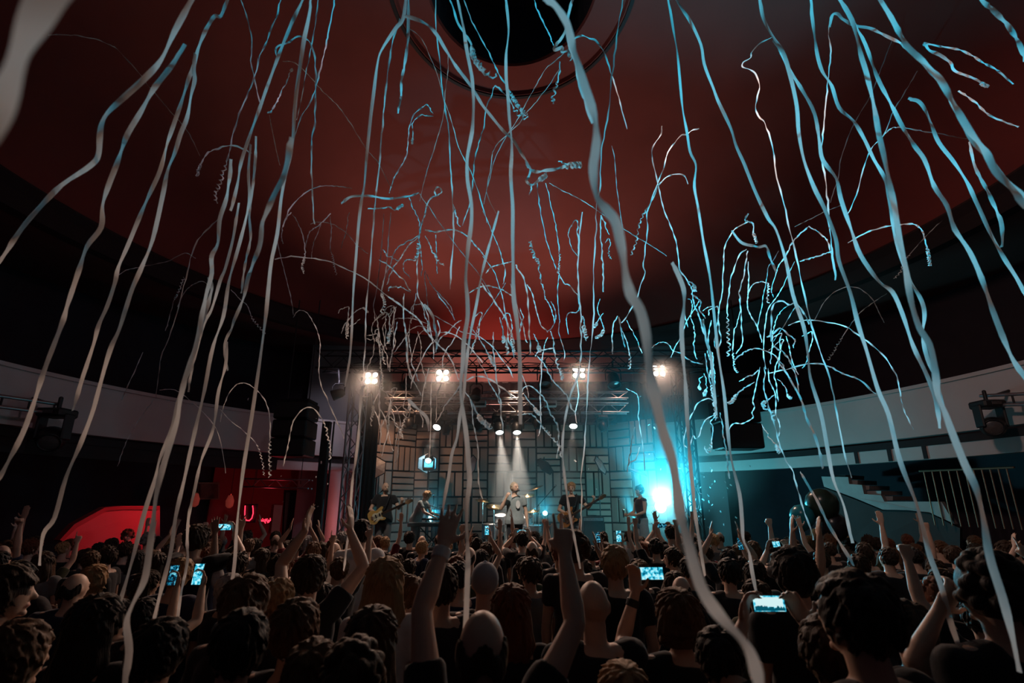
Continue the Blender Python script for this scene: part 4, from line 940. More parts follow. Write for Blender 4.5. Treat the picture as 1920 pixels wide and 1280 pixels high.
proto('keys', dict(lean=24, R=((.20, .55, -.80), (-.1, .85, -.35), (0, .9, -.2), (0, 0, -1), 'relaxed'), L=((-.20, .45, -.85), (.1, .9, -.25), (0, .9, -.2), (0, 0, -1), 'relaxed'), nod=-12), vox=.0075, ratio=.5)
WIDE = make_trousers('wide_trousers', .035)
def on_stage(key, px, py, Y, rz, label, hair, hcol, scol, trou, skin=0, tme=None, sc=None):
    """the figure's head top at the pixel, feet on the stage"""
    t = at_y(px, py, Y); s = sc or (t.z - SZ) / 1.755
    o = person(key, (t.x, Y, SZ), rz, s, hair, hcol, scol, skin, label, None, None, trou, True, tme)
    bpy.context.view_layer.update(); return o
g = on_stage('guitarist', 724, 904, 10.9, PI + .1, 'bald guitarist in black t-shirt singing at a boom microphone, left of the stage', None, (0, 0, 0), (.015, .015, .017), (.13, .12, .12))
bd_ = link('beard', (lambda: (lambda me: (fold(me, .004, 40, 1), me.materials.append(M_hair), me)[2])(voxel(MB().ell((0, .055, -.085), (.052, .042, .036), None, 16, 10), 'beard', .006, 1, None)))(), g); bd_.matrix_basis = Matrix.Translation(PROTO['guitarist'][2]['head']) @ PROTO['guitarist'][2]['hrot'].to_4x4(); bd_.color = (.05, .03, .02, 1)
guitar('electric_guitar', 'golden brown electric guitar held by the bald guitarist', g.matrix_world, basis((-.90, .10, .40), (.38, 0, .9), (0, 1, 0), (.10, .235, 1.02)), False, (.50, .30, .09))
b = on_stage('bassist', 1071, 905, 10.9, PI - .05, 'bassist with short fair hair and black t-shirt, right of the singer', 'short', (.30, .16, .07), (.012, .012, .014), (.20, .20, .22))
guitar('bass_guitar', 'brown bass guitar with pale headstock held by the bassist', b.matrix_world, basis((-.86, .12, .50), (.48, 0, .86), (0, 1, 0), (.11, .245, .99)), True, (.42, .17, .05), (.10, .05, .03))
s = on_stage('singer', 965, 904, 10.4, PI + .25, 'lead singer with cropped hair and grey t-shirt holding a microphone, centre stage', 'crop', (.42, .33, .24), (.24, .27, .27), (.02, .02, .025))
J = PROTO['singer'][2]; hp = s.matrix_world @ (J['head'] + J['hrot'] @ V((.01, .135, -.075))); hw = s.matrix_world @ (J['armR'][1] + J['armR'][7] * FORE)
mic_thing(hp, hp - (hw + V((0, 0, .06))), 'silver-headed black microphone in the hand of the lead singer')
pr = MB().lathe([(0, 0), (.07, .002), (.07, 0)], (0, 0, 0), 14).build('shirt_print', M_white); pr.parent = s; pr.location = (-.03, .165, 1.28); pr.rotation_euler = (-PI / 2, 0, 0); pr.scale = (.7, 1.25, 1); pr['label'] = 'pale oval print on the shirt front'
k_ = on_stage('keys', 782, 932, 12.25, -PI / 2 - .25, 'keyboard player with tousled fair hair and grey t-shirt bending over the keys', 'tousled', (.42, .22, .10), (.16, .15, .14), (.05, .05, .06), sc=.95)
f = on_stage('backing', 1199, 911, 11.2, PI / 2 + .35, 'backing singer with dark bun, bare back and wide grey trousers', 'bun', (.015, .010, .010), (.05, .02, .02), (.22, .25, .27), 1, WIDE)
J = PROTO['backing'][2]; hw = f.matrix_world @ (J['armR'][2] + V((0, .09, .03)))
mic_thing(hw + V((-.02, 0, .10)), (0, 0, 1), 'black microphone held low by the backing singer')

# ================================================================ the crowd
POSES = {
    'stand': dict(), 'standL': dict(yaw=38, L='bent'), 'standR': dict(yaw=-38, R='bent'), 'tilt': dict(roll=8, side=3, yaw=10), 'up2': dict(R='up', L='up', nod=6),
    'spread2': dict(R='upspread', L='upspread', nod=10), 'upR': dict(R='up'), 'upL': dict(L='upspread', yaw=8), 'fistR': dict(R='fist'), 'fistL': dict(L='fist'),
    'clap': dict(R='clap', L='clap'), 'horns': dict(R='horns', yaw=-8), 'phone2': dict(R='phone2', L='phone2'), 'phone1': dict(R='phone1', L='bent'),
    'Fstand': dict(fem=True), 'FstandR': dict(fem=True, yaw=-42, roll=4), 'FstandL': dict(fem=True, yaw=42, L='bent'), 'Fup2': dict(fem=True, R='upspread', L='up'), 'Fclap': dict(fem=True, R='clap', L='clap'), 'FupR': dict(fem=True, R='point', roll=-5),
    'Fphone1': dict(fem=True, R='phone1'),
}
for kx, pz in POSES.items(): proto(kx, pz, .55 if kx not in ('tilt', 'FstandR') else 1.75, kx in ('Fup2', 'Fclap'), .0095, .36)
TXT = {'stand': 'arms down', 'standL': 'face turned left', 'standR': 'face turned right', 'tilt': 'head tilted', 'up2': 'both hands up', 'spread2': 'arms spread overhead', 'upR': 'right hand raised', 'upL': 'left hand raised', 'fistR': 'right fist raised', 'fistL': 'left fist raised', 'clap': 'clapping overhead', 'horns': 'right hand horns', 'phone2': 'holding a phone up in both hands', 'phone1': 'holding a phone up in one hand',
       'Fstand': 'arms down', 'FstandR': 'face turned right', 'FstandL': 'face turned left', 'Fup2': 'both arms up', 'Fclap': 'clapping overhead', 'FupR': 'right hand pointing', 'Fphone1': 'holding a phone up in one hand'}
HC_ = {'black': (.012, .009, .009), 'dark brown': (.035, .018, .010), 'brown': (.10, .045, .02), 'fair': (.36, .20, .09), 'auburn': (.13, .035, .015), 'grey': (.25, .23, .22)}
SC_ = {'black': (.012, .012, .014), 'navy': (.015, .02, .05), 'dark red': (.14, .015, .018), 'grey': (.12, .12, .12), 'white': (.62, .58, .56), 'olive': (.05, .05, .025), 'dark': (.025, .02, .022)}
PEOPLE = []; PHONES = []
def screen_mat(i, bright):
    nm = 'phone_screen_%d' % i
    m = bpy.data.materials.new(nm); m.use_nodes = True; nt = m.node_tree; b_ = nt.nodes['Principled BSDF']
    tc = nt.nodes.new('ShaderNodeTexCoord'); mp = nt.nodes.new('ShaderNodeMapping'); mp.inputs['Location'].default_value = (i * .37, 0, i * .21)
    nz = nt.nodes.new('ShaderNodeTexNoise'); nz.inputs['Scale'].default_value = 55; nz.inputs['Detail'].default_value = 5
    cr = nt.nodes.new('ShaderNodeValToRGB'); el = cr.color_ramp.elements
    if bright: el[0].position = .38; el[0].color = (.0, .12, .22, 1); el[1].position = .62; el[1].color = (.55, .95, 1, 1); e2 = el.new(.48); e2.color = (.04, .62, .85, 1)
    else: el[0].position = .46; el[0].color = (.0, .01, .02, 1); el[1].position = .66; el[1].color = (.25, .8, .95, 1); e2 = el.new(.55); e2.color = (.0, .22, .40, 1)
    nt.links.new(tc.outputs['Object'], mp.inputs[0]); nt.links.new(mp.outputs[0], nz.inputs['Vector']); nt.links.new(nz.outputs[0], cr.inputs[0])
    b_.inputs['Base Color'].default_value = (.01, .01, .012, 1); b_.inputs['Roughness'].default_value = .15
    nt.links.new(cr.outputs[0], b_.inputs['Emission Color']); b_.inputs['Emission Strength'].default_value = 1.0 if bright else .75
    return m
def phone(pos, horiz, label, bright, i, tilt=(0, 0), picture=False):
    """screen faces -Y (the holder); horiz: long side level"""
    e = empty('phone', pos); e.rotation_euler = (tilt[0], 0, tilt[1])
    w_, h_ = (.152, .074) if horiz else (.074, .152)
    MB().box((0, 0, 0), (w_, .009, h_), bev=.004).build('case', M_black, e)
    me = MB().box((0, -.0052, 0), (w_ - .008, .001, h_ - .008)).build('screen', screen_mat(i, bright), e)
    if picture:                                       # the lit stage and the raised hands shown on the screen
        md = mat('screen_crowd', (.0, .02, .03), .3, emit=(.0, .10, .16), estr=.8); mh = mat('screen_stage', (.5, .5, .5), .3, emit=(.62, .86, .88), estr=1.0)
        MB().box((0, -.0060, .007), (w_ - .026, .0006, h_ - .034)).build('screen_picture', mh, e)
        r_ = random.Random(5); poly = [(-w_ / 2 + .008, -h_ / 2 + .007)]
        for k in range(26): poly.append((-w_ / 2 + .008 + (w_ - .016) * k / 25, -h_ / 2 + .016 + r_.uniform(0, .014) + (.014 if k == 6 else 0)))
        poly.append((w_ / 2 - .008, -h_ / 2 + .007)); MB().prism(poly[::-1], .0006, Matrix(((1, 0, 0, 0), (0, 0, 1, -.0072), (0, 1, 0, 0), (0, 0, 0, 1)))).build('screen_crowd_picture', md, e)
    MB().ell((w_ * .4, .0055, h_ * .36), (.006, .002, .006), None, 8, 6).build('camera_lens', M_led, e)
    tag(e, label, 'phone', 'phones held up over the crowd'); PHONES.append(e); return e
def put(key, px, py, d, hair, hc, sc, skin=0, label=None, rz=0.0, cap=None, group='concert crowd'):
    t = at_d(px, py, d); s = max(.82, min(1.14, t.z / 1.755)); loc = V((t.x, t.y - .02 * s, 0))
    o = person(key, loc, rz, s, hair, HC_[hc], SC_[sc], skin, label, group, cap)
    PEOPLE.append((loc.x, loc.y, o)); return o, s, loc
def aim(px, py, d, right, el, wr, hd, palm, kind):
    t = at_d(px, py, d); s = t.z / 1.755; sg = 1 if right else -1
    e_, w_ = at_d(*el), at_d(*wr)
    sh = V((t.x + sg * .175 * s, t.y, 1.45 * s)); U = (e_ - sh).normalized(); sh2 = sh; el2 = sh2 + U * UPPER * s
    return (tuple(U), tuple((w_ - el2).normalized()), hd, palm, kind)
# --- the people nearest the camera, each posed by hand
P5 = (905, 1141, 1.6)
proto('near_both_up', dict(R=aim(*P5, True, (1066, 1205, 1.66), (1066, 1075, 1.84), (.0, .45, 1), (0, 1, -.4), 'point'), L=aim(*P5, False, (790, 1205, 1.66), (813, 1075, 1.84), (.12, .55, 1), (0, 1, -.5), 'spread')), .45, False, .006, .6)
o5, s5, l5 = put('near_both_up', *P5, 'balding', 'dark brown', 'black', 0, 'balding man in black nearest the camera, both arms raised, white band on left wrist')
J = PROTO['near_both_up'][2]; wr = J['armL'][2]; Fo = J['armL'][7]
wb = MB().lathe([(.034, -.022), (.036, -.018), (.036, .018), (.034, .022)], wr - Fo * .035, 18, Fo.to_track_quat('Z', 'Y').to_matrix()).build('wristband', M_white, o5); wb['label'] = 'white paper wristband'
PB = (1110, 1086, 2.35)
proto('near_phone', dict(R=aim(*PB, True, (1158, 1186, 2.60), (1188, 1088, 2.66), (.1, .15, 1), (-.5, -.6, 0), 'phone'), L='down'), .5, False, .0075, .5)
o_, s_, l_ = put('near_phone', *PB, None, 'black', 'black', 0, 'bald man in a black t-shirt filming with right arm bent up, second nearest')
J = PROTO['near_phone'][2]; wr = J['armR'][2]; Fo = J['armR'][7]
b_ = MB().lathe([(.032, -.02), (.035, -.015), (.035, .015), (.032, .02)], wr - Fo * .05, 16, Fo.to_track_quat('Z', 'Y').to_matrix()).build('wristband', M_black, o_); b_['label'] = 'black wristband'
hp_ = l_ + s_ * (J['armR'][2] + J['armR'][3].normalized() * .095) + V((.088, -.012, .012))
phone(hp_, True, 'phone showing the cyan stage, held by the bald man in black', True, 1, (-.15, .05))
proto('near_phone2', dict(R='phone2', L='phone2', yaw=-12), .55, False, .0075, .5)
def put_phone2(key, px, py, d, hair, hc, sc, skin, label, plabel, bright, i, horiz=True, pic=False, tilt=(-.12, 0)):
    t = at_d(px, py, d); J = PROTO[key][2]; two = key.endswith('2'); z0 = (J['armR'][2] + J['armR'][3].normalized() * .085)
    if two: z0 = V((0, z0.y + .015, z0.z))
    else: z0 = z0 + V((-.03, -.015, .02))
    s = max(.80, min(1.12, t.z / z0.z)); loc = V((t.x - z0.x * s, t.y - z0.y * s, 0))
    o = person(key, loc, 0, s, hair, HC_[hc], SC_[sc], skin, label, 'concert crowd'); PEOPLE.append((loc.x, loc.y, o))
    phone(loc + z0 * s, horiz, plabel, bright, i, tilt, pic); return o
put_phone2('near_phone2', 1441, 1131, 2.1, 'short', 'dark brown', 'black', 1, 'dark-haired person in black filming with the brightest phone on the right', 'brightest phone, level in two hands, its screen showing the white stage glow', True, 2, True, True)
put_phone2('phone1', 372, 1076, 3.4, 'short', 'black', 'black', 0, 'dark-haired person filming with an upright blue phone at the left', 'upright phone with blue screen at the left of the crowd', True, 3, False)
put_phone2('phone1', 325, 1078, 3.6, 'crop', 'black', 'dark', 0, 'crop-haired person with a dark upright phone beside the blue phone', 'upright phone with a dark speckled screen left of the blue phone', False, 4, False)
put_phone2('phone2', 421, 981, 5.2, 'fringe', 'dark brown', 'black', 0, 'person with a fringe filming the foyer side with arms up', 'small level phone glowing cyan below the hanging lantern', True, 5, True, False, (-.2, .35))
put_phone2('Fphone1', 913, 994, 7.6, 'bun', 'black', 'dark', 1, 'dark-bunned woman filming in front of the drum kit', 'tiny upright phone in front of the drum kit', True, 6, False)
put_phone2('phone2', 978, 997, 7.4, 'short', 'black', 'black', 1, 'dark short-haired man filming right below the singer', 'small level phone right below the lead singer', True, 7)
put_phone2('phone1', 1121, 1007, 7.0, 'curly', 'black', 'dark', 1, 'curly-haired person filming to the right of the bassist', 'dim upright phone to the right of the bassist', False, 8, False)
put_phone2('Fphone1', 1160, 1005, 6.2, 'ponytail', 'dark brown', 'black', 0, 'woman with ponytail filming left of the backing singer', 'bright upright phone left of the backing singer', True, 9, False)
put_phone2('phone2', 1455, 1020, 5.6, 'short', 'dark brown', 'dark', 0, 'dark-haired person filming below the right loudspeaker', 'tilted phone with cyan screen below the right loudspeaker', True, 10, True, False, (-.2, .5))
put_phone2('phone1', 1388, 1019, 6.0, 'crop', 'black', 'black', 1, 'crop-haired man filming below the dark pole on the right', 'small dim upright phone left of the tilted cyan phone', False, 11, False)
put_phone2('phone2', 1526, 1100, 3.2, 'fringe', 'black', 'dark', 0, 'person with fringe and tilted phone left of the tall dark man', 'narrow tilted phone left of the tall dark man', True, 12, True, False, (-.1, .9))
put_phone2('phone2', 1241, 985, 7.4, 'crop', 'black', 'black', 1, 'man filming against the huge white-cyan lamp', 'dark-blue phone against the huge white-cyan lamp', False, 13)
# heads near the camera
proto('near_stand', dict(nod=3), .55, False, .0075, .5); proto('near_Fstand', dict(fem=True, yaw=6), .55, False, .0075, .5); proto('near_tall', dict(yaw=30), .55, False, .0075, .5)
proto('near_clap', dict(R='clap', L='clap'), .4, False, .0075, .5); proto('near_Farms', dict(fem=True, R=((.55, .2, .55), (-.75, .05, .6), (-.5, 0, .7), (0, 1, 0), 'relaxed'), L=((-.75, .15, .25), (.62, .05, .75), (.6, 0, .6), (0, 1, 0), 'relaxed'), yaw=20), .3, True, .0075, .5)
NEAR = [
    ('near_Fstand', 724, 1050, 2.75, 'long', 'fair', 'white', 0, 'fair woman with long straight hair and white top left of centre'),
    ('near_Fstand', 700, 1143, 1.95, 'long', 'dark brown', 'dark', 0, 'long dark-haired woman in front of the woman in the white top'),
    ('near_stand', 910, 1054, 3.0, None, 'grey', 'dark', 0, 'person in a grey knitted cap in front of the drum kit'),
    ('near_Fstand', 957, 1100, 2.5, 'long', 'auburn', 'black', 0, 'auburn long-haired woman just behind the near raised right arm'),
    ('near_Fstand', 1266, 1107, 2.35, 'bob', 'brown', 'black', 0, 'brown bob-haired woman right of the bald man in black'),
    ('near_Fstand', 1166, 1246, 1.75, 'bob', 'fair', 'black', 0, 'short fair-haired woman cut by the bottom edge'),
    ('near_stand', 1592, 1078, 1.55, 'short', 'black', 'black', 1, 'tall dark man with lit left ear at the right'),
    ('near_stand', 1480, 1031, 2.6, 'fringe', 'black', 'black', 0, 'dark-haired man behind the brightest phone'),
    ('near_clap', 585, 1045, 3.1, 'short', 'dark brown', 'black', 0, 'dark man clapping overhead left of centre'),
    ('near_stand', 560, 1128, 2.05, 'short', 'brown', 'black', 0, 'brown-haired man with his head bowed, left of the long-haired women'),
    ('near_Fstand', 467, 1083, 2.3, 'ponytail', 'brown', 'dark', 0, 'woman with brown ponytail beside the long straight streamer'),
    ('near_stand', 528, 1085, 2.75, 'crop', 'fair', 'dark', 0, 'man with cropped fair hair behind the bowed brown-haired man'),
    ('near_Fstand', 590, 1205, 1.75, 'wavy', 'brown', 'dark', 0, 'wavy brown-haired woman at the bottom left of centre'),
    ('near_stand', 668, 1210, 1.62, 'curly', 'dark brown', 'black', 0, 'curly dark-haired person at the bottom beside the near raised left arm'),
    ('near_stand', 1078, 1002, 3.9, 'curly', 'dark brown', 'dark', 1, 'person with a big curly head in front of the bassist'),
    ('near_stand', 1150, 1026, 3.5, 'short', 'fair', 'black', 0, 'man with fair-tipped short hair in front of the bassist'),
    ('near_stand', 830, 1062, 2.9, 'short', 'dark brown', 'dark', 1, 'round dark head behind the white wristband'),
    ('near_stand', 680, 977, 5.4, 'short', 'black', 'white', 1, 'dark-haired man in a white shirt below the guitarist'),
    ('near_stand', 1840, 1046, 1.9, 'curly', 'black', 'black', 1, 'big dark curly head under the right staircase'),
    ('near_Farms', 1905, 1125, 1.9, 'short', 'dark brown', 'black', 0, 'person with an arm folded over the head at the right edge'),
    ('near_stand', 20, 1065, 2.4, 'fringe', 'dark brown', 'black', 0, 'person at the left edge with lit cheek'),
    ('near_tall', 40, 1170, 1.75, 'short', 'brown', 'black', 0, 'brown-haired person low at the left edge'),
    ('near_stand', 1690, 1130, 2.2, 'short', 'black', 'black', 1, 'dark short-haired man right of the tall dark man'),
    ('near_Fstand', 190, 1120, 2.2, 'long', 'black', 'black', 1, 'woman with long black hair in the dark left crowd'),
    ('near_stand', 310, 1165, 1.9, 'short', 'black', 'dark', 0, 'dark short-haired man below the upright blue phone'),
    ('near_stand', 1340, 1180, 2.0, 'short', 'black', 'dark', 1, 'dark short-haired man below the broad falling streamer'),
    ('near_tall', 455, 1150, 1.8, 'short', 'black', 'black', 0, 'dark short-haired man at the bottom by the long straight streamer'),
]
for key, px, py, d, hr, hc, sc, sk, lab in NEAR:
    rz = {20: -.9, 40: -.7, 1592: .30, 560: -.15, 700: -.1}.get(px, rng.uniform(-.12, .12))
    put(key, px, py, d, hr, hc, sc, sk, lab, rz, cap=((.32, .32, .34) if px == 910 else None))
# --- everyone else, packed out to the stage front
WHERE = [(-9, 'far-left wall'), (-.92, 'dark far-left'), (-.76, 'by red staircase'), (-.60, 'below red lanterns'), (-.48, 'below left loudspeaker'), (-.36, 'below left tower'), (-.245, 'below guitarist'), (-.14, 'below keyboardist'), (-.03, 'below drums'), (.05, 'below singer'), (.15, 'below bassist'), (.26, 'below backing-singer'), (.36, 'below cyan lamp'), (.50, 'below right loudspeaker'), (.64, 'below balloons'), (.80, 'by right staircase'), (9, 'dark far-right')]
DEPTH = [(3.9, 'near camera'), (5.2, 'near-half'), (6.6, 'mid-crowd'), (8.0, 'near stage'), (99, 'stage front')]
CUT = [-.98, -.84, -.68, -.54, -.42, -.30, -.19, -.085, .01, .10, .205, .31, .43, .57, .72, .90, 9]
placed = [(x, y) for x, y, _ in PEOPLE]; auto = []
hairs_m = ['short', 'short', 'crop', 'fringe', 'curly', 'tousled', 'balding']; hairs_f = ['long', 'wavy', 'bob', 'ponytail', 'bun', 'long']
keys_far = ['stand', 'standL', 'standR', 'tilt', 'up2', 'spread2', 'upR', 'upL', 'fistR', 'fistL', 'clap', 'horns', 'Fstand', 'FstandR', 'FstandL', 'Fup2', 'Fclap', 'FupR']
wt_near = [5, 4, 4, 3, .25, .15, .35, .35, .3, .3, .2, .35, 5, 4, 4, .2, .2, .3]
wt_far = [5, 4, 4, 3, .7, .5, .8, .8, .7, .7, .6, .8, 4, 3, 3, .5, .4, .7]
Y = 2.9
while Y < 9.35:
    span = min(1.19 * Y * .985 + .25, math.sqrt(max(8.1 ** 2 - (Y - 6.1) ** 2, 0)))
    step = .60 if Y > 3.4 else .66; x = -span + rng.uniform(0, step)
    while x < span:
        px_, py_ = x + rng.uniform(-.1, .1), Y + rng.uniform(-.13, .13)
        if all((px_ - a) ** 2 + (py_ - b) ** 2 > .43 ** 2 for a, b in placed):
            placed.append((px_, py_)); auto.append((px_, py_))
        x += step
    Y += .52
for i, (x, y) in enumerate(auto):
    key = rng.choices(keys_far, wt_far if y > 5 else wt_near)[0]; femk = key.startswith('F'); hr = rng.choice(hairs_f if femk else hairs_m)
    hc = rng.choices(list(HC_), [4, 5, 3, 1.4, 1, .4])[0]; sc = rng.choices(list(SC_), [6, 2, 1.2, 1.5, .7, 1, 4])[0]
    s = rng.uniform(.875, .945) if femk else rng.uniform(.93, 1.0)
    if y > 6.5: s *= .97
    rz = rng.uniform(-.22, .22) + (-x / 14)
    if rng.random() < .07: rz += rng.choice((-1.3, 1.3, 2.6))
    o = person(key, (x, y, 0), rz, s, hr, HC_[hc], SC_[sc], rng.choice((0, 0, 1, 1, 2, 3)), None, 'concert crowd')
    u = x / y; wi = next(k for k, c in enumerate(CUT) if u < c); dp = next(t for lim, t in DEPTH if y < lim)
    base = '%s, %s %s hair, %s top, %s' % ('woman' if femk else 'man', hr, hc.replace(' ', '-'), sc.replace(' ', '-'), TXT[key])
    PEOPLE.append((x, y, o)); o['_b'] = base; o['_w'] = WHERE[wi][1]; o['_d'] = dp
# single out every one: look first, then the landmark, then the depth, then the order from the left
def uniq(objs, keys):
    seen = {}
    for o in objs: seen.setdefault(tuple(o[k] for k in keys), []).append(o)
    return seen
A = [o for _, _, o in PEOPLE if '_b' in o]
for o in A: o['label'] = '%s, %s' % (o['_b'], o['_w'])
for grp in uniq(A, ['label']).values():
    if len(grp) > 1:
        for o in grp: o['label'] = '%s, %s' % (o['label'].split(', ')[0] + ', ' + ', '.join(o['label'].split(', ')[1:-1]), o['_w'] + ' ' + o['_d'])
for grp in uniq(A, ['label']).values():
    if len(grp) > 1:
        for k, o in enumerate(sorted(grp, key=lambda q: q.location.x / q.location.y)): o['label'] = o['label'] + (', left one', ', right one', ', rightmost')[min(k, 2)]
for o in A:
    for k in ('_b', '_w', '_d'): del o[k]
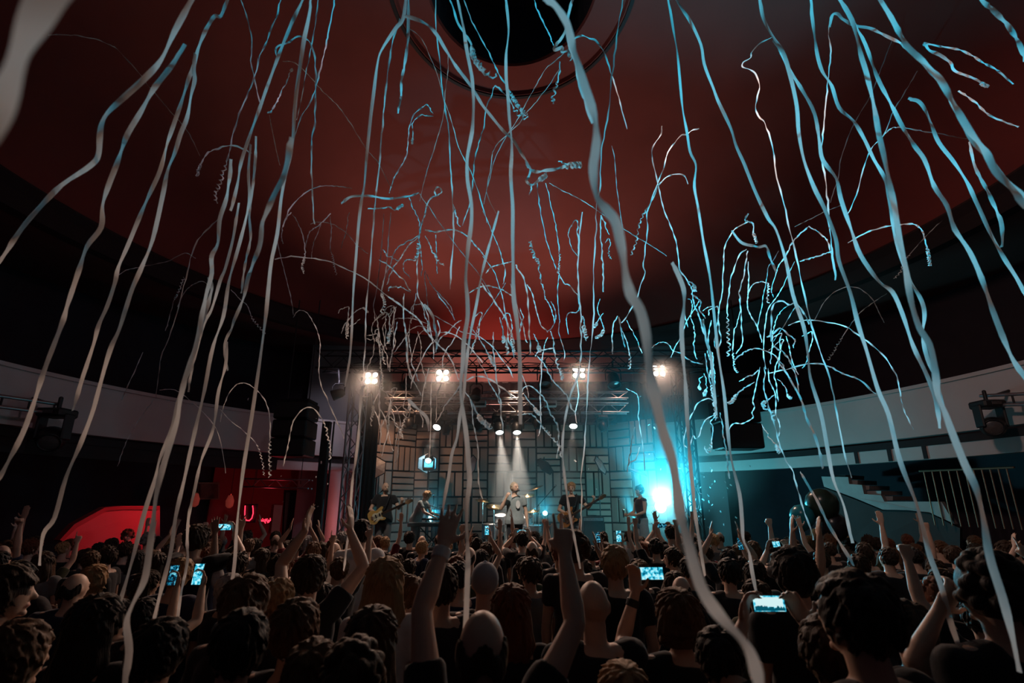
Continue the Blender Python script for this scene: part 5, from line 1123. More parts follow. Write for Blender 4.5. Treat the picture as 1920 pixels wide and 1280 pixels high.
# ================================================================ paper streamers
# tone as the lamps make it look, width at the top and at the bottom (in photo pixels: a 2 cm ribbon, so nearer = wider), K = curled tip, then the run
TR = """
t 46 46 -|130,-60 85,-5 40,90 -5,190 -60,290
t 9 7 -|365,-10 325,60 300,110 270,145 235,180 205,210 192,232 187,260 183,290 170,308 120,345 70,395 30,440 10,470 -8,498
c 8 7 -|347,83 325,120 305,145 285,170 265,205 240,250 230,280 220,310 205,350 195,385 192,425 165,460 150,500 135,545 125,575 118,600 103,640 81,698 65,747 41,815 10,877 -10,910
c 6 6 -|430,-10 415,30 403,31 390,50 380,70 370,95 362,125 352,150 340,190 325,235 312,275 300,320 280,365 265,400 240,460 222,500 215,530 200,575 185,610 175,650 151,722 136,770
c 6 7 -|366,100 363,130 365,150 358,180 350,220 338,250 328,285 315,320 305,370 285,450 265,500 248,540 235,580 222,620 206,657 186,729 172,777 148,839 124,894 103,970 82,1001 74,1060
l 4 3 K|527,-5 522,25 505,75 490,105 480,140 467,173 450,215 437,253 428,285 423,307 411,345 403,362 405,380
l 3 3 -|450,-5 463,35 472,80 470,115 478,145 485,180 490,196
c 6 5 -|570,-5 550,35 540,60 530,85 520,110 500,165 490,195 470,250 452,305 445,345 432,395
c 4 4 -|520,112 517,95 522,85 545,78 565,70 578,75 588,92 593,125 594,160 590,200 588,235 583,260 584,310 587,370 590,420
c 7 5 -|583,-5 578,30 570,75 566,110 562,140 556,185 552,220 549,255 543,290 535,320 530,350 525,385 520,440 510,490 503,545 497,600 492,640 480,729 464,832 450,936 443,1001 438,1075 427,1142 417,1220 412,1290
t 3 2 -|597,-5 590,50 584,90 576,130 566,180 556,225
t 4 2 -|628,-5 618,35 612,75 605,110 598,145 585,185 565,220 553,255 545,285
t 6 11 -|433,298 430,340 425,375 412,413 408,457 397,480 398,513 387,553 377,597 367,653 357,680 340,740 330,791 309,860 296,915 289,984 281,1038 271,1090 250,1132 238,1168 243,1220 234,1285
t 7 4 -|392,520 396,545 384,590 374,630 366,660 360,697 353,735
l 5 7 -|448,380 437,447 423,503 413,527 397,580 383,607 363,673 337,740 325,800 300,860 290,900 272,960 255,1025 234,1095 208,1168
c 5 7 -|470,270 466,330 467,380 447,463 430,530 418,593 400,647 383,730 361,829 347,894 330,967 320,1033 299,1116 281,1192
c 5 4 -|480,255 479,300 475,350 468,400 470,445 463,480 458,510 452,550
t 10 4 -|547,258 540,300 530,333 510,367 493,413 488,457 467,513 457,557 437,607 422,645 424,680 427,695
l 5 5 -|426,640 423,685 409,736 399,805 378,863 364,922 354,967 351,1015 351,1052 339,1116 327,1200
l 2 2 -|90,66 115,64 150,68 180,75 205,85 220,95 258,135 280,162 320,210 350,245 375,292
c 4 3 K|472,287 460,280 440,272 415,277 390,287 377,305 370,330
c 4 2 K|502,212 510,208 520,190 530,170 540,145 548,130
t 2 2 -|505,215 510,245 520,290 525,310
t 2 2 -|530,115 545,115 560,122 580,142 600,165 625,190 640,207 660,237 687,280 710,307 733,352
t 3 2 -|410,410 377,443 360,477 343,547 320,620 300,680 293,747
t 2 2 -|222,515 245,505 267,500 313,490 340,477 355,476 367,484
t 2 2 K|433,543 450,562 463,573 473,597 485,612 498,626
t 2 2 -|333,575 345,550 360,535 380,528 395,540
t 2 2 K|310,620 318,590 325,565 335,545 345,520
t 2 2 -|520,453 528,490 537,523 545,560 550,590
t 2 3 -|550,595 556,585 565,582 577,588 588,605 597,627 600,650 598,680 601,715 616,752 632,793 645,822
t 3 3 K|531,874 536,850 541,825 545,800 552,783 575,763 592,770 607,792 615,820 620,850 618,862
t 2 3 K|413,791 418,765 430,736 447,719 468,722 492,743 504,777 507,829 507,881 506,895
t 2 2 -|299,731 327,731 361,753 395,788 412,822 423,887
t 2 2 K|413,767 433,788 454,805 481,832 492,865 495,892
l 2 2 -|289,747 270,770 254,795 238,825 228,850 220,874
t 2 2 -|268,660 255,690 240,722 228,750
t 3 3 -|515,486 530,483 545,481 575,483 605,487 625,493 645,503 665,512 690,525 715,545 740,563 760,578 770,586
t 3 2 -|546,398 535,415 530,430 528,445 531,457
t 2 3 K|548,402 560,420 569,445 572,465 570,485 567,500 571,512
t 3 2 -|620,400 600,420 588,430 578,440 573,464
t 2 2 -|602,420 590,450 585,470 584,485
t 2 2 K|619,405 621,430 619,460 623,480 627,505 630,514
t 2 2 -|582,420 595,417 615,419 635,427 650,438 670,460 690,475
t 2 2 -|655,398 652,415 648,435 640,465
c 3 2 -|530,425 540,400 550,383 573,360 595,350 620,348 640,350 660,353
c 6 4 -|762,-10 755,35 740,55 715,95 708,120 702,165 695,220 688,290 683,350 677,385 670,457 663,563 657,657 652,695 647,725
c 4 4 -|750,35 738,75 730,120 722,180 715,250 712,310 705,360 702,400 695,490 687,580 685,620 684,660 682,695
t 5 4 -|684,722 680,732 676,770 673,807 666,870 662,893 658,946 655,990 648,1035 644,1070
c 6 4 -|766,-10 765,60 762,90 755,130 752,150 752,180 748,200 746,213
c 6 5 -|758,30 785,37 805,48 820,65 835,92 855,125 875,150 890,170 905,195 925,220 945,245 960,260 975,285 985,300 992,312
l 3 4 -|817,-5 818,60 824,120 830,170 835,205 840,240 843,290 846,340 849,385 851,430 850,463 845,513 844,542
c 4 5 K|842,-5 855,35 870,60 883,80 886,105 900,125 912,137 928,143
t 6 10 -|857,-5 865,35 873,75 880,120 885,150 888,190 886,235 882,265 876,300 876,340 884,380 884,420 877,470 873,520 876,560 877,597 870,637 867,680 864,728 868,770 873,815 877,860 880,902 875,939 873,982 876,1030 877,1064 873,1168 869,1246 873,1290
c 3 4 K|868,-5 878,25 895,60 915,95 930,125 945,155 958,175 970,195 988,217
l 5 9 -|948,-5 953,30 955,60 950,100 948,140 952,190 957,240 960,290 958,330 960,380 962,463 963,547 968,607 972,680 974,740 976,795
l 4 3 -|1000,-5 1015,35 1030,65 1038,85
t 13 24 -|1020,-5 1040,8 1055,28 1065,50 1072,80 1081,115 1095,160 1110,210 1117,250 1115,285 1112,320 1120,370 1138,393 1155,415 1165,455 1172,500 1182,550 1200,580 1213,630 1220,697 1229,745 1242,807 1259,858 1269,911 1278,973 1287,1000 1303,1064 1319,1110 1348,1154 1387,1196 1410,1235 1424,1295
l 6 8 -|1060,55 1070,90 1085,140 1098,190 1112,230
c 6 5 K|1076,-5 1066,25 1060,55 1050,75 1040,88 1055,94 1068,98 1072,112
c 4 4 K|1050,115 1045,150 1037,180 1036,195
c 4 3 -|1073,75 1090,67 1100,70 1120,80 1135,105 1145,135 1155,165 1165,200 1176,242
c 4 3 -|1168,-5 1163,35 1157,70 1152,115 1147,155 1143,190 1138,225 1130,270 1127,300 1125,350 1118,385 1117,430 1115,463 1112,523 1113,587 1107,647 1103,700 1102,747 1099,794 1096,841 1091,890 1092,929 1090,964 1090,1000
l 4 6 -|1252,-5 1260,45 1268,90 1275,150 1280,200 1287,243 1293,283 1305,310 1302,350 1308,387 1317,440 1330,513 1340,597 1347,663 1357,730 1365,800 1373,863 1387,925 1391,975 1393,1010 1404,1035 1410,1070 1419,1112
c 5 6 -|1265,-5 1280,20 1293,40 1313,83 1320,120 1337,163 1347,190 1370,240 1380,273 1397,310 1420,367 1440,410 1455,432 1473,487 1487,553 1507,613 1515,663 1520,709 1538,771 1552,846 1563,901 1583,949 1599,1018
c 6 8 -|1424,-5 1430,33 1447,67 1467,97 1480,140 1493,200 1497,250 1507,300 1527,350 1547,390 1567,447 1573,490 1593,547 1608,607 1624,657 1645,729 1666,777 1683,846 1695,885 1714,935 1727,984 1741,1042 1762,1099 1781,1170 1797,1218 1812,1285
c 3 4 -|1447,70 1423,83 1410,97 1408,108 1395,115 1393,125 1407,130 1418,140 1425,163 1420,185 1417,203 1425,220 1435,232 1447,267 1452,293 1457,333 1470,383 1480,430 1493,483 1507,547 1520,600 1533,643 1556,709 1569,777 1583,846 1597,896
c 5 7 -|1449,75 1465,100 1480,130 1507,173 1527,213 1537,267 1543,300 1567,333 1577,373 1597,430 1613,477 1647,527 1673,547 1693,590 1713,647 1741,709 1757,763 1762,803
c 5 6 -|1520,-5 1527,50 1533,103 1543,137 1560,163 1573,203 1600,227 1620,260 1637,297 1657,330 1665,360 1672,400 1677,440 1693,490 1710,530 1730,565 1736,593 1732,630 1740,673 1757,713 1766,760 1786,812
l 6 13 -|1572,-5 1597,37 1613,97 1627,143 1640,207 1650,260 1663,320 1677,383 1687,447 1697,497 1707,563 1723,613 1743,647 1753,697 1757,740 1770,770 1786,812 1810,870 1831,915 1844,970 1856,1041 1881,1121 1897,1186 1912,1260
c 5 8 -|1603,43 1627,100 1647,147 1670,193 1690,233 1713,273 1733,300 1753,347 1777,384 1790,430 1817,473 1840,523 1860,580 1880,630 1900,673 1925,712
c 7 11 -|1648,-5 1670,33 1687,63 1700,87 1727,113 1760,147 1780,180 1800,217 1820,250 1847,283 1867,320 1897,350 1925,390
c 6 10 -|1690,80 1710,100 1745,130 1775,170 1795,205 1825,262 1850,292 1880,335 1925,372
c 5 4 -|1556,50 1560,28 1570,25 1580,35 1603,47 1633,53 1663,68 1693,85 1722,110
c 3 4 -|1557,32 1553,67 1557,97 1552,143 1548,200 1543,250 1540,290 1547,333 1552,383 1556,440 1560,480 1566,525
c 4 4 -|1732,80 1763,87 1807,97 1840,117 1873,133 1900,158
c 5 3 K|1732,82 1740,97 1760,107 1780,120 1790,133 1823,147 1853,163
c 4 4 -|1797,170 1827,193 1860,220 1910,238
c 5 6 -|1703,184 1723,188 1737,207 1747,233 1760,267 1787,303 1813,343 1830,380 1853,430 1880,477 1907,520 1928,560
c 4 6 -|1817,265 1830,317 1853,363 1870,400 1877,423 1878,463
c 6 7 -|1835,-8 1860,20 1887,47 1907,77 1922,115
l 3 2 -|1655,255 1670,242 1690,238 1723,245 1760,252 1813,260
l 2 2 -|1672,77 1660,110 1647,143 1630,183 1597,240 1577,300 1573,333 1557,380
l 2 3 -|1720,133 1700,165 1680,200 1657,253 1637,273 1623,300 1607,357 1590,400
l 2 2 K|1767,413 1740,440 1720,462 1697,490 1690,510 1677,523
l 2 2 K|1663,550 1635,570 1613,587 1590,615 1573,640 1553,675
l 2 2 -|1490,425 1520,410 1550,395 1580,385
l 2 2 -|1527,600 1550,560 1580,540 1610,540 1635,560 1650,590 1658,605
c 3 2 K|812,218 800,216 787,217 773,232 774,247 774,268
c 3 3 -|812,213 805,200 798,197 780,210 770,230 767,255 762,293 743,327 735,345 730,362
c 3 3 -|928,160 922,178 912,207 908,240 900,267 890,300 887,333 880,383 867,423
c 4 4 K|928,160 947,177 960,195 968,210 978,216 988,222
t 2 2 -|840,98 840,135 835,173 832,217 820,260 810,290 797,333 787,377
l 2 3 -|833,187 847,233 863,283 878,312 887,333 900,373 913,417
t 2 2 -|767,53 790,73 807,107 820,140 830,180 837,215
t 2 2 -|1057,100 1040,115 1023,130 1005,160 990,187 967,230 947,260 927,300 917,340 913,363 930,400
t 2 2 -|1050,127 1030,160 1007,190 985,215 973,233 930,273 920,310 907,383
c 6 5 K|985,302 992,315 1000,322 1010,323 1025,320 1040,318 1055,314 1070,310 1090,308
c 4 3 -|1047,302 1058,306 1072,309
c 5 4 K|995,318 990,332 987,338 997,345 1010,337 1023,328
c 4 3 -|992,365 996,350 1003,342 1015,332 1025,324
l 3 2 -|1007,340 1012,380 1023,440 1030,465 1038,493 1042,505
c 2 3 K|1023,343 1033,380 1042,420 1045,445 1047,462 1050,478 1050,497 1046,512
l 2 2 -|1030,343 1055,357 1080,370 1117,393 1150,415 1187,440 1220,460 1250,480
c 3 3 -|1241,236 1238,253 1223,277 1222,297 1228,323 1237,360 1245,392 1257,420 1267,450 1272,480 1275,505 1285,520 1291,530
c 3 3 K|1311,241 1300,243 1288,250 1277,254 1253,283 1243,315 1233,343 1220,377 1207,400 1198,425 1193,450 1183,478
c 3 3 -|1290,345 1284,330 1270,326 1255,329 1242,338 1233,350 1224,372 1214,398 1215,430 1210,470 1206,500 1209,512 1200,535 1193,560 1185,575 1175,592 1165,605
l 2 2 -|1147,273 1152,300 1157,360 1163,400 1167,440 1172,470
c 5 3 -|640,381 660,368 693,367 730,372 767,368 785,361
c 4 3 K|690,391 715,390 730,388 740,393 755,384
l 3 2 -|767,370 773,388 780,403 787,423 785,450
c 4 3 K|817,367 818,356 824,352 829,360 820,368 807,373 800,390 795,405 788,432 785,448 782,475 777,487
c 4 3 -|850,383 854,400 860,423 864,425
l 2 2 -|787,363 797,378 807,390 822,415 838,436 855,458 868,475 885,497 905,525 925,562
c 4 3 -|797,431 815,434 832,432 850,431 865,436 880,447 893,461 903,472 913,485
c 3 2 -|784,442 765,452 750,461 740,473 733,490 727,508 720,528
c 3 3 -|785,444 768,458 757,475 745,492 735,505 728,520 725,534
c 3 2 -|786,450 790,470 790,487 791,505 789,518
c 3 3 -|785,470 783,495 782,510 784,527 784,550 787,560 795,572 803,592 808,620 812,640 814,655 813,673
c 3 3 K|797,442 805,460 810,472 817,480 822,488 834,496
c 3 2 -|817,440 818,465 819,485 819,498 820,513
l 3 2 -|780,488 765,486 758,492 756,500 757,508 764,515 770,522
c 4 2 -|718,468 728,478 740,486 748,489
l 3 3 -|710,487 725,494 735,503 748,517 757,525 765,540 770,545
c 4 2 -|728,545 735,538 748,537 757,540 770,548
l 2 2 -|797,507 797,520 800,540 802,560 803,578
c 2 2 -|797,507 805,530 818,545 830,558 845,575 850,592 853,600
t 2 3 K|733,398 729,440 726,480 722,510 718,530 716,550 721,568 715,585
t 2 2 -|720,400 717,440 714,480 710,520 706,550 700,575
t 2 3 -|700,575 703,595 698,610 700,630 701,650 700,665 695,680 687,695
t 2 3 -|705,590 710,620 709,635 712,650 713,665 715,690 716,715
t 3 2 -|743,575 733,590 730,605 731,620 732,648
t 2 3 -|725,598 718,615 722,635 718,655 714,680
t 3 3 -|745,603 740,625 738,650 735,665 731,680 731,697
t 4 4 -|758,550 757,575 757,600 760,620 762,645 763,670 766,690 775,712
t 2 3 -|760,610 763,640 766,680 768,705 776,716 783,728 790,742
l 2 2 -|771,592 768,610 767,625 765,642
l 4 4 -|728,556 750,572 765,583 775,590 785,600 795,615 805,630 820,645 835,658 843,670 852,690 860,712
l 3 2 -|780,550 777,575 774,590 771,606
c 5 4 -|795,570 805,582 812,596 815,612 818,630 819,655
l 3 3 -|820,600 825,620 815,640 808,645 797,660 790,675 780,695 774,712 770,728
l 2 2 -|797,617 785,630 780,645 775,660 770,678
c 3 3 -|865,600 855,608 840,622 828,632 820,645 817,660
c 3 3 -|862,612 855,630 848,645 840,655 833,670 831,692
l 3 2 -|820,550 833,568 845,585 853,600
t 3 2 K|640,625 645,608 655,597 668,582 682,577 690,585
t 2 2 K|675,598 666,606 655,612
t 2 2 -|740,598 755,597 775,598 790,603 805,608
t 3 2 -|740,660 755,640 770,620 785,611 800,614 812,622
l 3 3 -|822,622 840,623 860,630 875,645 890,660 905,680
l 2 3 -|812,590 830,600 850,612 865,622 892,628 912,640 928,655 942,675 955,692 962,708
t 4 3 -|716,700 712,722 711,762 711,794 714,825 714,850
t 3 3 -|713,728 726,737 732,753 727,773 719,790 712,810
t 3 3 -|733,753 729,775 729,800 727,817 721,834 716,855
t 2 3 -|737,759 744,766 751,790 746,809 740,838
t 2 3 -|733,781 741,792 750,806 747,834 746,850 741,867
t 2 2 -|711,735 701,755 701,766 708,781 713,800
t 3 2 K|762,700 762,728 760,744 756,762 762,770 756,775 764,783 768,773 767,752
t 3 3 -|804,690 796,723 791,755 788,772 793,787 792,801
l 6 6 -|765,747 775,757 785,766 801,783 804,808
l 3 3 -|810,709 808,747 808,778 807,825 804,860
c 3 2 -|828,717 819,747 817,788
l 4 3 -|864,720 841,752 826,778 818,792
t 4 7 -|935,395 925,430 920,450 907,500 893,570 880,640 872,700 868,741 862,775 857,817 847,850 841,893 832,939 825,990
t 3 4 -|871,733 879,745 884,762 886,794 893,825 896,856 898,905 905,935
t 3 5 K|882,748 899,783 910,794 920,803
t 2 3 -|893,668 905,690 920,720 932,742 937,757
c 3 4 -|925,622 926,645 928,680 930,700 935,730 937,744 941,781 943,808
c 4 4 -|872,714 885,707 901,706 918,711 932,720 951,734 962,748
l 2 2 -|975,695 987,723 991,746
c 3 4 -|979,736 982,727 993,723 1007,731 1023,752 1034,778 1043,792 1048,809 1048,824
c 2 4 K|979,734 990,750 1002,764 1012,776
c 3 4 -|1005,665 1018,680 1031,700 1042,719 1059,736 1068,755 1073,769 1077,773
t 3 3 -|1018,660 1015,690 1012,734 1013,770 1013,794 1009,817
c 3 4 K|970,778 988,776 1002,781 1017,797 1031,814 1040,825 1048,837 1054,860
c 3 3 -|1049,825 1047,844 1044,859
t 2 2 -|1082,712 1085,744 1079,773 1082,794
t 4 5 -|1088,690 1080,715 1071,736 1062,770 1057,802 1055,841 1059,902 1066,950 1071,978 1078,1012 1088,1066
l 4 4 -|1092,397 1083,463 1085,530 1088,597 1090,647 1086,690
t 3 4 -|1190,800 1185,830 1181,856 1177,884
t 2 3 -|1199,838 1193,859 1182,866
l 2 3 -|1174,728 1190,737 1196,747 1198,778 1201,802 1206,841 1209,882
c 4 4 -|903,530 916,550 930,570 943,590 950,605 958,622 965,645
c 2 3 -|905,395 915,415 922,433 930,450 937,468 943,490 947,510 943,532
c 3 3 -|911,512 920,502 935,497 948,493 960,490
c 4 4 -|967,496 978,510 985,528 990,550 992,570 993,600 993,625 995,645 994,663
c 3 3 -|988,533 998,552 1002,568 1007,583 1012,600 1018,615 1027,623
c 2 4 K|1040,607 1037,590 1032,575 1023,560 1020,545 1016,530 1013,510 1008,490 1002,480 998,470 995,450
c 3 3 -|1047,510 1057,530 1068,536 1083,552
l 2 2 -|1048,515 1045,535 1045,555 1047,580 1050,600 1048,620 1055,645 1060,665 1057,676
c 3 3 -|880,549 895,539 912,535 925,537 937,541 950,548 962,556
l 2 2 K|948,530 938,545 928,560 918,575 908,590 897,610 890,640 884,662
c 2 3 -|905,480 918,497 928,512 935,535 940,550 947,580 952,610 953,635 958,648
c 3 3 -|957,532 965,555 975,590 980,610 985,635 989,642
c 4 3 K|937,595 942,620 944,642
c 4 4 K|958,623 950,635 951,650 953,664
c 4 3 -|955,640 962,652 964,670
l 2 4 K|880,612 895,628 905,645 915,662 922,675 926,684
c 2 3 -|1025,622 1035,613 1042,598 1040,580 1033,565
c 3 4 K|1032,620 1037,635 1038,652 1042,670 1046,685 1052,695 1056,710
c 3 3 -|1040,652 1022,655 1010,659 1004,668
c 2 2 -|1027,632 1022,645 1020,656 1013,690
c 2 4 K|1000,625 1007,640 1012,656
c 3 2 -|1083,552 1086,575 1080,585 1066,587 1062,602 1066,627
c 3 4 K|1092,592 1095,602 1097,622 1101,636
c 3 4 -|1127,403 1127,440 1128,475 1131,500 1132,530 1131,547
c 4 2 -|1128,406 1135,425 1142,440
t 2 2 K|1135,455 1139,447 1144,455 1141,470 1145,486
c 3 3 -|1065,440 1070,425 1076,414 1082,414 1083,425 1084,440 1086,470
l 2 2 -|1065,440 1072,465 1083,480
t 2 3 K|1125,560 1120,580 1127,600 1132,615 1127,628 1118,632
t 2 3 K|1131,587 1120,602 1113,613
t 3 3 -|1158,592 1150,610 1149,640 1149,664
t 4 3 -|1160,594 1163,612 1167,632 1172,652
t 3 3 K|1165,618 1173,635 1178,655 1181,672 1180,692
t 2 2 -|1175,600 1185,620 1193,635 1198,650 1204,662
c 2 3 -|1222,652 1235,643 1250,643 1262,655 1280,665 1297,676 1318,682
t 8 6 -|1260,492 1272,515 1282,540 1284,560 1283,585 1280,610 1281,650 1284,726 1291,812 1298,898 1305,970 1313,1025 1322,1080
c 3 4 -|1290,530 1297,540 1300,553 1303,570 1308,585 1313,600 1316,615 1322,628
c 4 3 K|1289,528 1300,532 1304,546
c 4 3 -|1300,553 1310,562 1314,568 1312,580 1318,590 1323,597
c 2 3 -|1289,560 1296,565 1298,578 1295,590 1299,610 1302,622 1303,640 1303,655 1307,673
c 3 3 -|1284,588 1290,613
c 3 2 -|1336,574 1325,577 1317,583
c 4 5 -|1318,598 1322,620 1325,640 1332,665 1335,690 1338,720 1341,750 1343,778
c 3 4 -|1334,600 1330,618 1328,640 1331,660 1333,685 1336,715 1340,745 1345,782
c 3 4 K|1322,662 1325,690 1330,710 1336,735 1340,765 1344,788
c 3 3 -|1405,415 1385,424 1372,435 1358,465 1356,500 1353,545 1347,575 1345,595 1348,620 1350,640 1346,656
c 4 3 K|1403,400 1398,412 1410,420 1414,440 1418,455
c 5 4 -|1372,432 1390,455 1412,460 1425,463 1435,462 1440,472 1447,490 1455,510
c 3 3 K|1400,467 1385,480 1378,500 1370,525 1367,555 1364,580 1366,610 1366,635 1368,650 1364,667
c 3 3 -|1402,470 1398,490 1394,515 1386,545 1387,560 1390,590 1391,610 1393,635 1391,650 1380,663
c 2 3 K|1386,560 1388,585 1382,605 1375,620 1374,645 1375,670 1378,690 1383,698
c 3 3 -|1403,490 1403,530 1402,555 1400,570 1406,590 1415,610 1423,625 1428,642
c 3 3 K|1402,553 1408,538 1420,528 1435,529 1442,535 1440,555 1441,568
c 4 2 -|1516,425 1500,437 1488,452 1475,475 1462,495 1455,512 1446,545 1450,557
l 2 2 -|1460,470 1448,490 1440,500 1437,520 1432,550 1428,580 1422,610 1426,628
l 2 3 -|1490,490 1475,520 1462,548 1450,565 1440,580 1436,600 1433,630 1432,660 1436,692
c 4 4 -|1446,640 1447,600 1448,578 1455,567 1468,564 1480,570 1488,568 1500,575 1508,590 1517,608
c 2 3 -|1480,571 1465,582 1455,600 1450,620 1447,650 1445,682
c 4 3 -|1438,632 1450,625 1466,614 1480,628 1490,638 1488,652
c 3 2 -|1450,632 1466,623 1463,640 1463,665 1460,692
l 2 2 -|1450,640 1470,610 1485,585 1493,572
c 3 3 -|1478,610 1500,602 1527,600 1580,610 1603,623 1627,640 1657,667 1680,703 1687,733 1693,763 1713,805
c 4 3 -|1377,675 1395,660 1412,653 1430,655 1445,662 1460,675 1472,692
c 4 3 -|1447,648 1465,657 1478,670 1485,685 1492,705 1498,737
c 3 4 -|1440,700 1460,695 1480,690 1513,682 1543,683 1580,700 1613,713 1642,738
c 3 3 -|1516,424 1530,432 1545,443 1553,455 1558,475
c 4 3 -|1500,490 1520,484 1545,476 1560,470
c 4 3 K|1590,455 1620,438 1650,428 1680,422 1710,420 1728,430 1735,450 1740,470 1744,498
c 3 3 -|1338,751 1325,748 1310,755 1300,772 1292,790 1287,810 1282,830 1288,839
c 3 3 -|1340,777 1325,785 1315,800 1311,815 1304,822 1299,817 1293,836
c 3 3 K|1343,777 1333,790 1337,800 1334,820 1331,840 1328,847 1322,838
c 3 4 -|1350,773 1355,795 1356,815 1360,835 1363,860 1366,880 1368,897
c 2 3 K|1320,700 1325,720 1322,743
c 3 2 K|1318,705 1312,712 1312,728
c 3 3 -|1386,715 1400,706 1412,703 1422,693
c 3 4 K|1415,716 1395,728 1383,738 1375,752 1364,757
c 3 3 -|1425,688 1420,715 1417,730 1413,752 1416,762 1411,773 1413,782 1403,790 1390,794 1378,794 1370,800 1363,816
c 3 4 -|1433,688 1433,715 1435,735 1440,755 1447,780 1453,795 1462,830 1472,855 1487,884 1497,922 1511,966 1525,1012
c 3 3 -|1440,690 1443,715 1452,735 1455,755 1455,775 1463,800 1460,818
c 3 4 K|1452,740 1438,750 1430,757 1435,765 1445,770 1451,787
c 2 4 K|1428,795 1436,808 1445,822 1455,835 1461,848
c 3 5 -|1460,680 1475,700 1487,720 1498,740 1505,760 1513,785 1525,810 1535,840 1540,860 1543,878
c 2 3 K|1457,710 1470,722 1475,735 1480,747
l 4 6 -|1500,884 1512,905 1530,935 1550,975 1570,1010 1600,1060
l 3 4 -|1855,1020 1862,1045 1872,1085 1880,1110
t 2 3 -|1255,1000 1268,1040 1273,1080
t 4 3 -|1330,1120 1334,1180 1338,1230 1342,1290
"""
LAND = [((950, 40), 'the round ceiling opening'), ((697, 709), 'the leftmost blinder'), ((830, 704), 'the second blinder'), ((1085, 698), 'the third blinder'), ((1232, 695), 'the rightmost blinder'), ((555, 808), 'the left loudspeaker'), ((1376, 772), 'the right loudspeaker'), ((180, 750), 'the left balcony front'), ((400, 800), 'the left balcony end'), ((1560, 830), 'the right balcony end'), ((1780, 740), 'the right balcony front'), ((960, 678), 'the middle of the front truss'), ((220, 985), 'the red staircase'), ((1540, 955), 'the balloons'), ((968, 945), 'the lead singer'), ((722, 950), 'the guitarist'), ((1075, 950), 'the bassist'), ((1235, 950), 'the huge cyan lamp'), ((1065, 1030), 'the near raised right hand'), ((1441, 1131), 'the brightest phone'), ((372, 1076), 'the blue phone'), ((60, 60), 'the top left corner'), ((1860, 60), 'the top right corner'), ((430, 60), 'the left top edge'), ((700, 40), 'the top edge left of the opening'), ((1200, 40), 'the top edge right of the opening'), ((1480, 60), 'the right top edge'), ((330, 480), "the dome's left rim"), ((1560, 500), "the dome's right rim"), ((620, 450), 'the left of the dome'), ((800, 420), 'the dome left of centre'), ((960, 440), 'the centre of the dome'), ((1130, 420), 'the dome right of centre'), ((1320, 420), 'the right of the dome'), ((700, 600), 'the rim above the leftmost blinder'), ((840, 600), 'the rim above the second blinder'), ((1000, 590), 'the rim above the singer'), ((1160, 600), 'the rim above the third blinder'), ((1310, 620), 'the rim above the right tower'), ((1440, 610), 'the rim above the right loudspeaker'), ((90, 480), 'the dark left wall'), ((1850, 480), 'the dark right wall'), ((740, 800), 'the backdrop left of the second blinder'), ((900, 800), 'the lit spot pair'), ((1040, 820), 'the spot over the bassist'), ((1180, 840), 'the right backdrop wing'), ((300, 1180), 'the dark near-left crowd'), ((1830, 1180), 'the dark near-right crowd'), ((872, 1180), 'the balding near man'), ((200, 250), 'the upper left dark'), ((1750, 250), 'the upper right dark')]
gr = random.Random(77)
def tangle(n, cx, cy, sx, sy, tone, ln):
    out = ''
    for k in range(n):
        x, y = gr.gauss(cx, sx), gr.gauss(cy, sy); dx = gr.uniform(-.35, .35); pts = []; m = gr.randint(5, 8); up = gr.random() < .4
        if up:
            for t in range(3): pts.append((x - (3 - t) * gr.uniform(4, 9), y + (2 - t) * gr.uniform(2, 10)))
        for t in range(m):
            pts.append((x, y)); x += dx * ln + gr.uniform(-4, 4); y += ln * gr.uniform(.6, 1.3)
        out += '%s %.1f %.1f %s|%s\n' % (tone, gr.uniform(2, 2.8), gr.uniform(2.2, 3.4), 'K' if gr.random() < .4 else '-', ' '.join('%d,%d' % p for p in pts))
    return out
TR += tangle(11, 735, 600, 28, 25, 't', 15) + tangle(5, 728, 760, 18, 20, 't', 14) + tangle(5, 1326, 640, 16, 50, 'c', 17) + tangle(3, 1455, 620, 34, 30, 'c', 18) + tangle(3, 940, 590, 30, 20, 'c', 13)
def near_land(p): return min(LAND, key=lambda l: (l[0][0] - p[0]) ** 2 + (l[0][1] - p[1]) ** 2)[1]
RW = 0.020
def catmull(pts, n):
    P = [pts[0] * 2 - pts[1]] + pts + [pts[-1] * 2 - pts[-2]]; out = []
    for i in range(1, len(P) - 2):
        L = (P[i + 1] - P[i]).length
        for k in range(n):
            t = k / n; a, b, c, d = P[i - 1], P[i], P[i + 1], P[i + 2]
            out.append(.5 * ((2 * b) + (c - a) * t + (2 * a - 5 * b + 4 * c - d) * t * t + (3 * b - a - 3 * c + d) * t ** 3))
    out.append(pts[-1]); return out
STREAM = []
sr = random.Random(21)
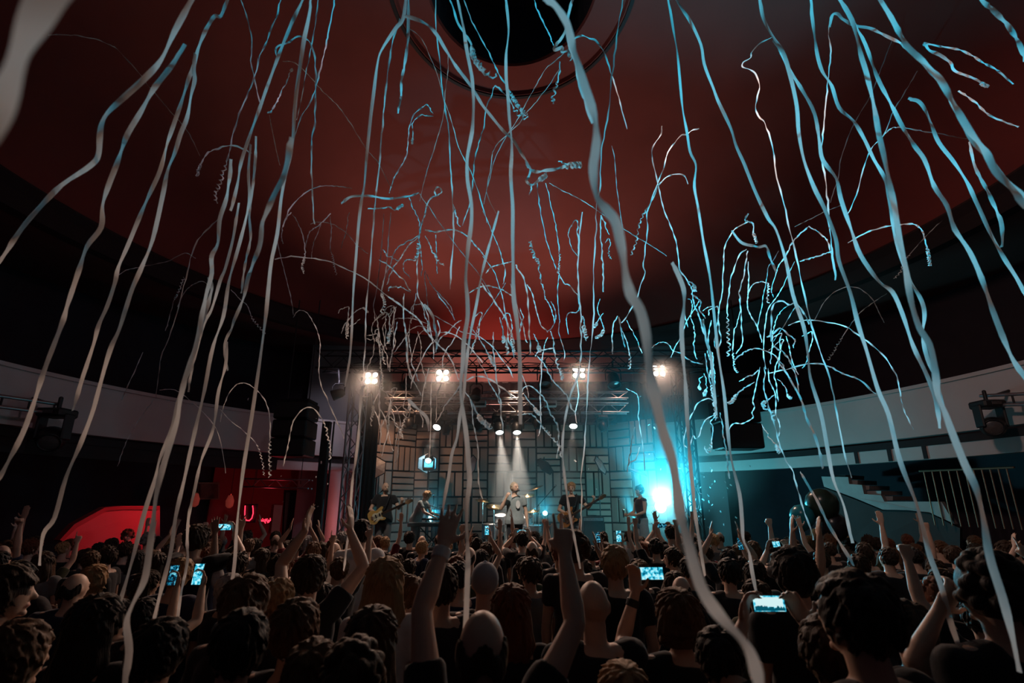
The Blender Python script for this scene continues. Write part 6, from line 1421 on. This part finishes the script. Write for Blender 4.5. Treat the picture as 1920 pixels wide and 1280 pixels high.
for line in TR.strip().splitlines():
    hd, body = line.split('|'); tone, w0, w1, fl = hd.split(); w0, w1 = float(w0), float(w1)
    px = [tuple(map(float, q.split(','))) for q in body.split()]
    cum = [0]
    for a, b in zip(px[:-1], px[1:]): cum.append(cum[-1] + math.hypot(b[0] - a[0], b[1] - a[1]))
    pts = []
    wob = sr.uniform(-.06, .06)
    for (x, y), c in zip(px, cum):
        t = c / cum[-1]; wpx = w0 + (w1 - w0) * t; d = RW * F / max(wpx * 1.08, 1.6)
        d *= 1 + wob * math.sin(t * 5 + wob * 60); d = min(d, 9.6); P_ = at_d(x, y, d)
        while True:
            r_ = math.hypot(P_.x, P_.y - 6.1)
            if r_ < r0 * .8: lim = Za + .9
            else: lim = dome_z(min(max(r_, r1), 8.0)) - .25
            if P_.z < lim or d < .5: break
            d *= .97; P_ = at_d(x, y, d)
        pts.append(P_)
    sp = catmull(pts, 4 if len(pts) > 12 else 6)
    L = sum((b - a).length for a, b in zip(sp[:-1], sp[1:]))
    if fl == 'K':                                       # the end winds up in a loose spring
        La = min(.36 * L, .55); acc = 0; k0 = len(sp) - 1
        while k0 > 1 and acc < La: acc += (sp[k0] - sp[k0 - 1]).length; k0 -= 1
        tail = sp[k0:]; seg = [0]
        for a_, b_ in zip(tail[:-1], tail[1:]): seg.append(seg[-1] + (b_ - a_).length)
        n_ = 46; out = sp[:k0]; rr = min(.013, La * .09) * sr.uniform(.8, 1.25); tn = max(3, La / .055)
        dr = (tail[-1] - tail[0]).normalized(); u = dr.orthogonal().normalized(); v = dr.cross(u); ph_ = sr.uniform(0, 6)
        for k in range(n_):
            s_ = seg[-1] * k / (n_ - 1); m = 0
            while m < len(seg) - 2 and seg[m + 1] < s_: m += 1
            q = tail[m].lerp(tail[m + 1], (s_ - seg[m]) / max(seg[m + 1] - seg[m], 1e-6)); a = 2 * PI * tn * k / n_ + ph_
            out.append(q + (u * math.cos(a) + v * math.sin(a)) * rr * min(1, k / 8))
        sp = out
    # crinkle
    se = sr.uniform(0, 100); cr = sr.uniform(.5, 1.4)
    mid = (sp[len(sp) // 2] - CAMP).length
    for i in range(2, len(sp) - 1):
        q = sp[i] * (3.0 / max(mid * .35, .6)); sp[i] = sp[i] + V((noise.noise(q + V((se, 0, 0))), noise.noise(q + V((0, se, 0))), noise.noise(q + V((0, 0, se))))) * (.0055 * mid * .35 + .002) * cr
        if max(w0, w1) < 5:
            q = sp[i] * 11 + V((se, 3, 9)); sp[i] = sp[i] + V((noise.noise(q), noise.noise(q + V((7, 0, 0))), noise.noise(q + V((0, 7, 0))))) * .010 * cr
    org = sp[len(sp) // 2].copy(); vs = []; fs = []; ph = sr.uniform(0, 6.3); tw = 0.0; rate = sr.uniform(1.5, 4.0); hw = RW / 2 * (1.0 if max(w0, w1) > 4.5 else .8); am = .75 if max(w0, w1) >= 5 else 1.0; rate *= .6 if max(w0, w1) >= 5 else 1
    for i, p in enumerate(sp):
        tg = (sp[min(i + 1, len(sp) - 1)] - sp[max(i - 1, 0)]).normalized(); vd = (p - CAMP).normalized()
        s_ = tg.cross(vd)
        if s_.length < 1e-3: s_ = tg.orthogonal()
        s_.normalize(); n_ = s_.cross(tg).normalized()
        a = am * 1.05 * math.sin(tw * rate + ph) + .3 * math.sin(tw * rate * 2.7 + ph * 2)
        if i: tw += (sp[i] - sp[i - 1]).length * 5.0 / max(.6, L * .6) + .06
        w_ = s_ * math.cos(a) + n_ * math.sin(a); nn = n_ * math.cos(a) - s_ * math.sin(a); taper = 1.0 if 1 < i < len(sp) - 2 else .75
        vs += [p - w_ * hw * taper - org, p + nn * .0016 - org, p + w_ * hw * taper - org]
    for i in range(len(sp) - 1):
        for j in (0, 1): fs.append((i * 3 + j, i * 3 + j + 1, i * 3 + 4 + j, i * 3 + 3 + j))
    o = MB().add(vs, fs).build('paper_streamer', M_paper, None, True); o.location = org
    shape = 'long' if cum[-1] > 500 else ('medium' if cum[-1] > 160 else 'short'); wd = 'broad' if max(w0, w1) > 9 else ('flat' if max(w0, w1) > 4.5 else 'thin')
    up = min(px, key=lambda q: q[1]); dn = max(px, key=lambda q: q[1]); arch = up not in (px[0], px[-1])
    o['_t'] = {'c': 'cyan-lit', 't': 'tan-lit', 'l': 'lilac-lit'}[tone] + ' ' + shape + ' ' + wd + (' curl-tipped' if fl == 'K' else '') + (' arching' if arch and cum[-1] > 60 else '')
    a_, b_ = near_land(px[0]), near_land(px[-1]); o['_a'] = a_; o['_b'] = b_; o['_x'] = sum(q[0] for q in px) / len(px)
    STREAM.append(o)
for o in STREAM:
    o['label'] = '%s streamer %s' % (o['_t'], ('at ' + o['_a']) if o['_a'] == o['_b'] else '%s to %s' % (o['_a'].replace('the ', ''), o['_b'].replace('the ', '')))
for grp in uniq(STREAM, ['label']).values():
    if len(grp) > 1:
        n = len(grp)
        for k, o in enumerate(sorted(grp, key=lambda q: q['_x'])):
            o['label'] = o['label'] + ', ' + (('left', 'right') if n == 2 else ('leftmost', 'second-left', 'third-left', 'fourth-left', 'fifth-left', 'sixth-left', 'seventh-left', 'eighth-left'))[min(k, 7)]
for o in STREAM:
    for k in ('_t', '_a', '_b', '_x'): del o[k]
    tag(o, o['label'].strip(), 'streamer', 'paper streamers falling through the hall')
# ---- confetti
cm = MB().add([(-.018, -.007, 0), (.0, -.008, .004), (.018, -.006, 0), (.018, .007, .002), (0, .008, .006), (-.018, .006, .001)], [(0, 1, 4, 5), (1, 2, 3, 4)]).mesh('confetti_piece'); cm.materials.append(M_paper)
cr_ = random.Random(8)
for k in range(64):
    if k < 40: px_, py_, Y_ = cr_.gauss(1318, 28), cr_.gauss(930, 42), cr_.uniform(8.5, 10.5)
    elif k < 54: px_, py_, Y_ = cr_.uniform(1040, 1250), cr_.uniform(730, 960), cr_.uniform(8.5, 10.6)
    else: px_, py_, Y_ = cr_.uniform(440, 660), cr_.uniform(740, 960), cr_.uniform(8.5, 10.6)
    o = link('confetti_piece', cm); o.location = at_y(px_, py_, Y_); o.rotation_euler = (cr_.uniform(0, 6), cr_.uniform(0, 6), cr_.uniform(0, 6)); sc_ = cr_.uniform(.8, 1.8); o.scale = (sc_,) * 3
    where = 'in the cyan haze right of the stage' if k < 40 else ('in front of the right backdrop' if k < 54 else 'left of the stage tower')
    tag(o, 'scrap of white paper confetti drifting ' + where, 'confetti', 'confetti ' + where)
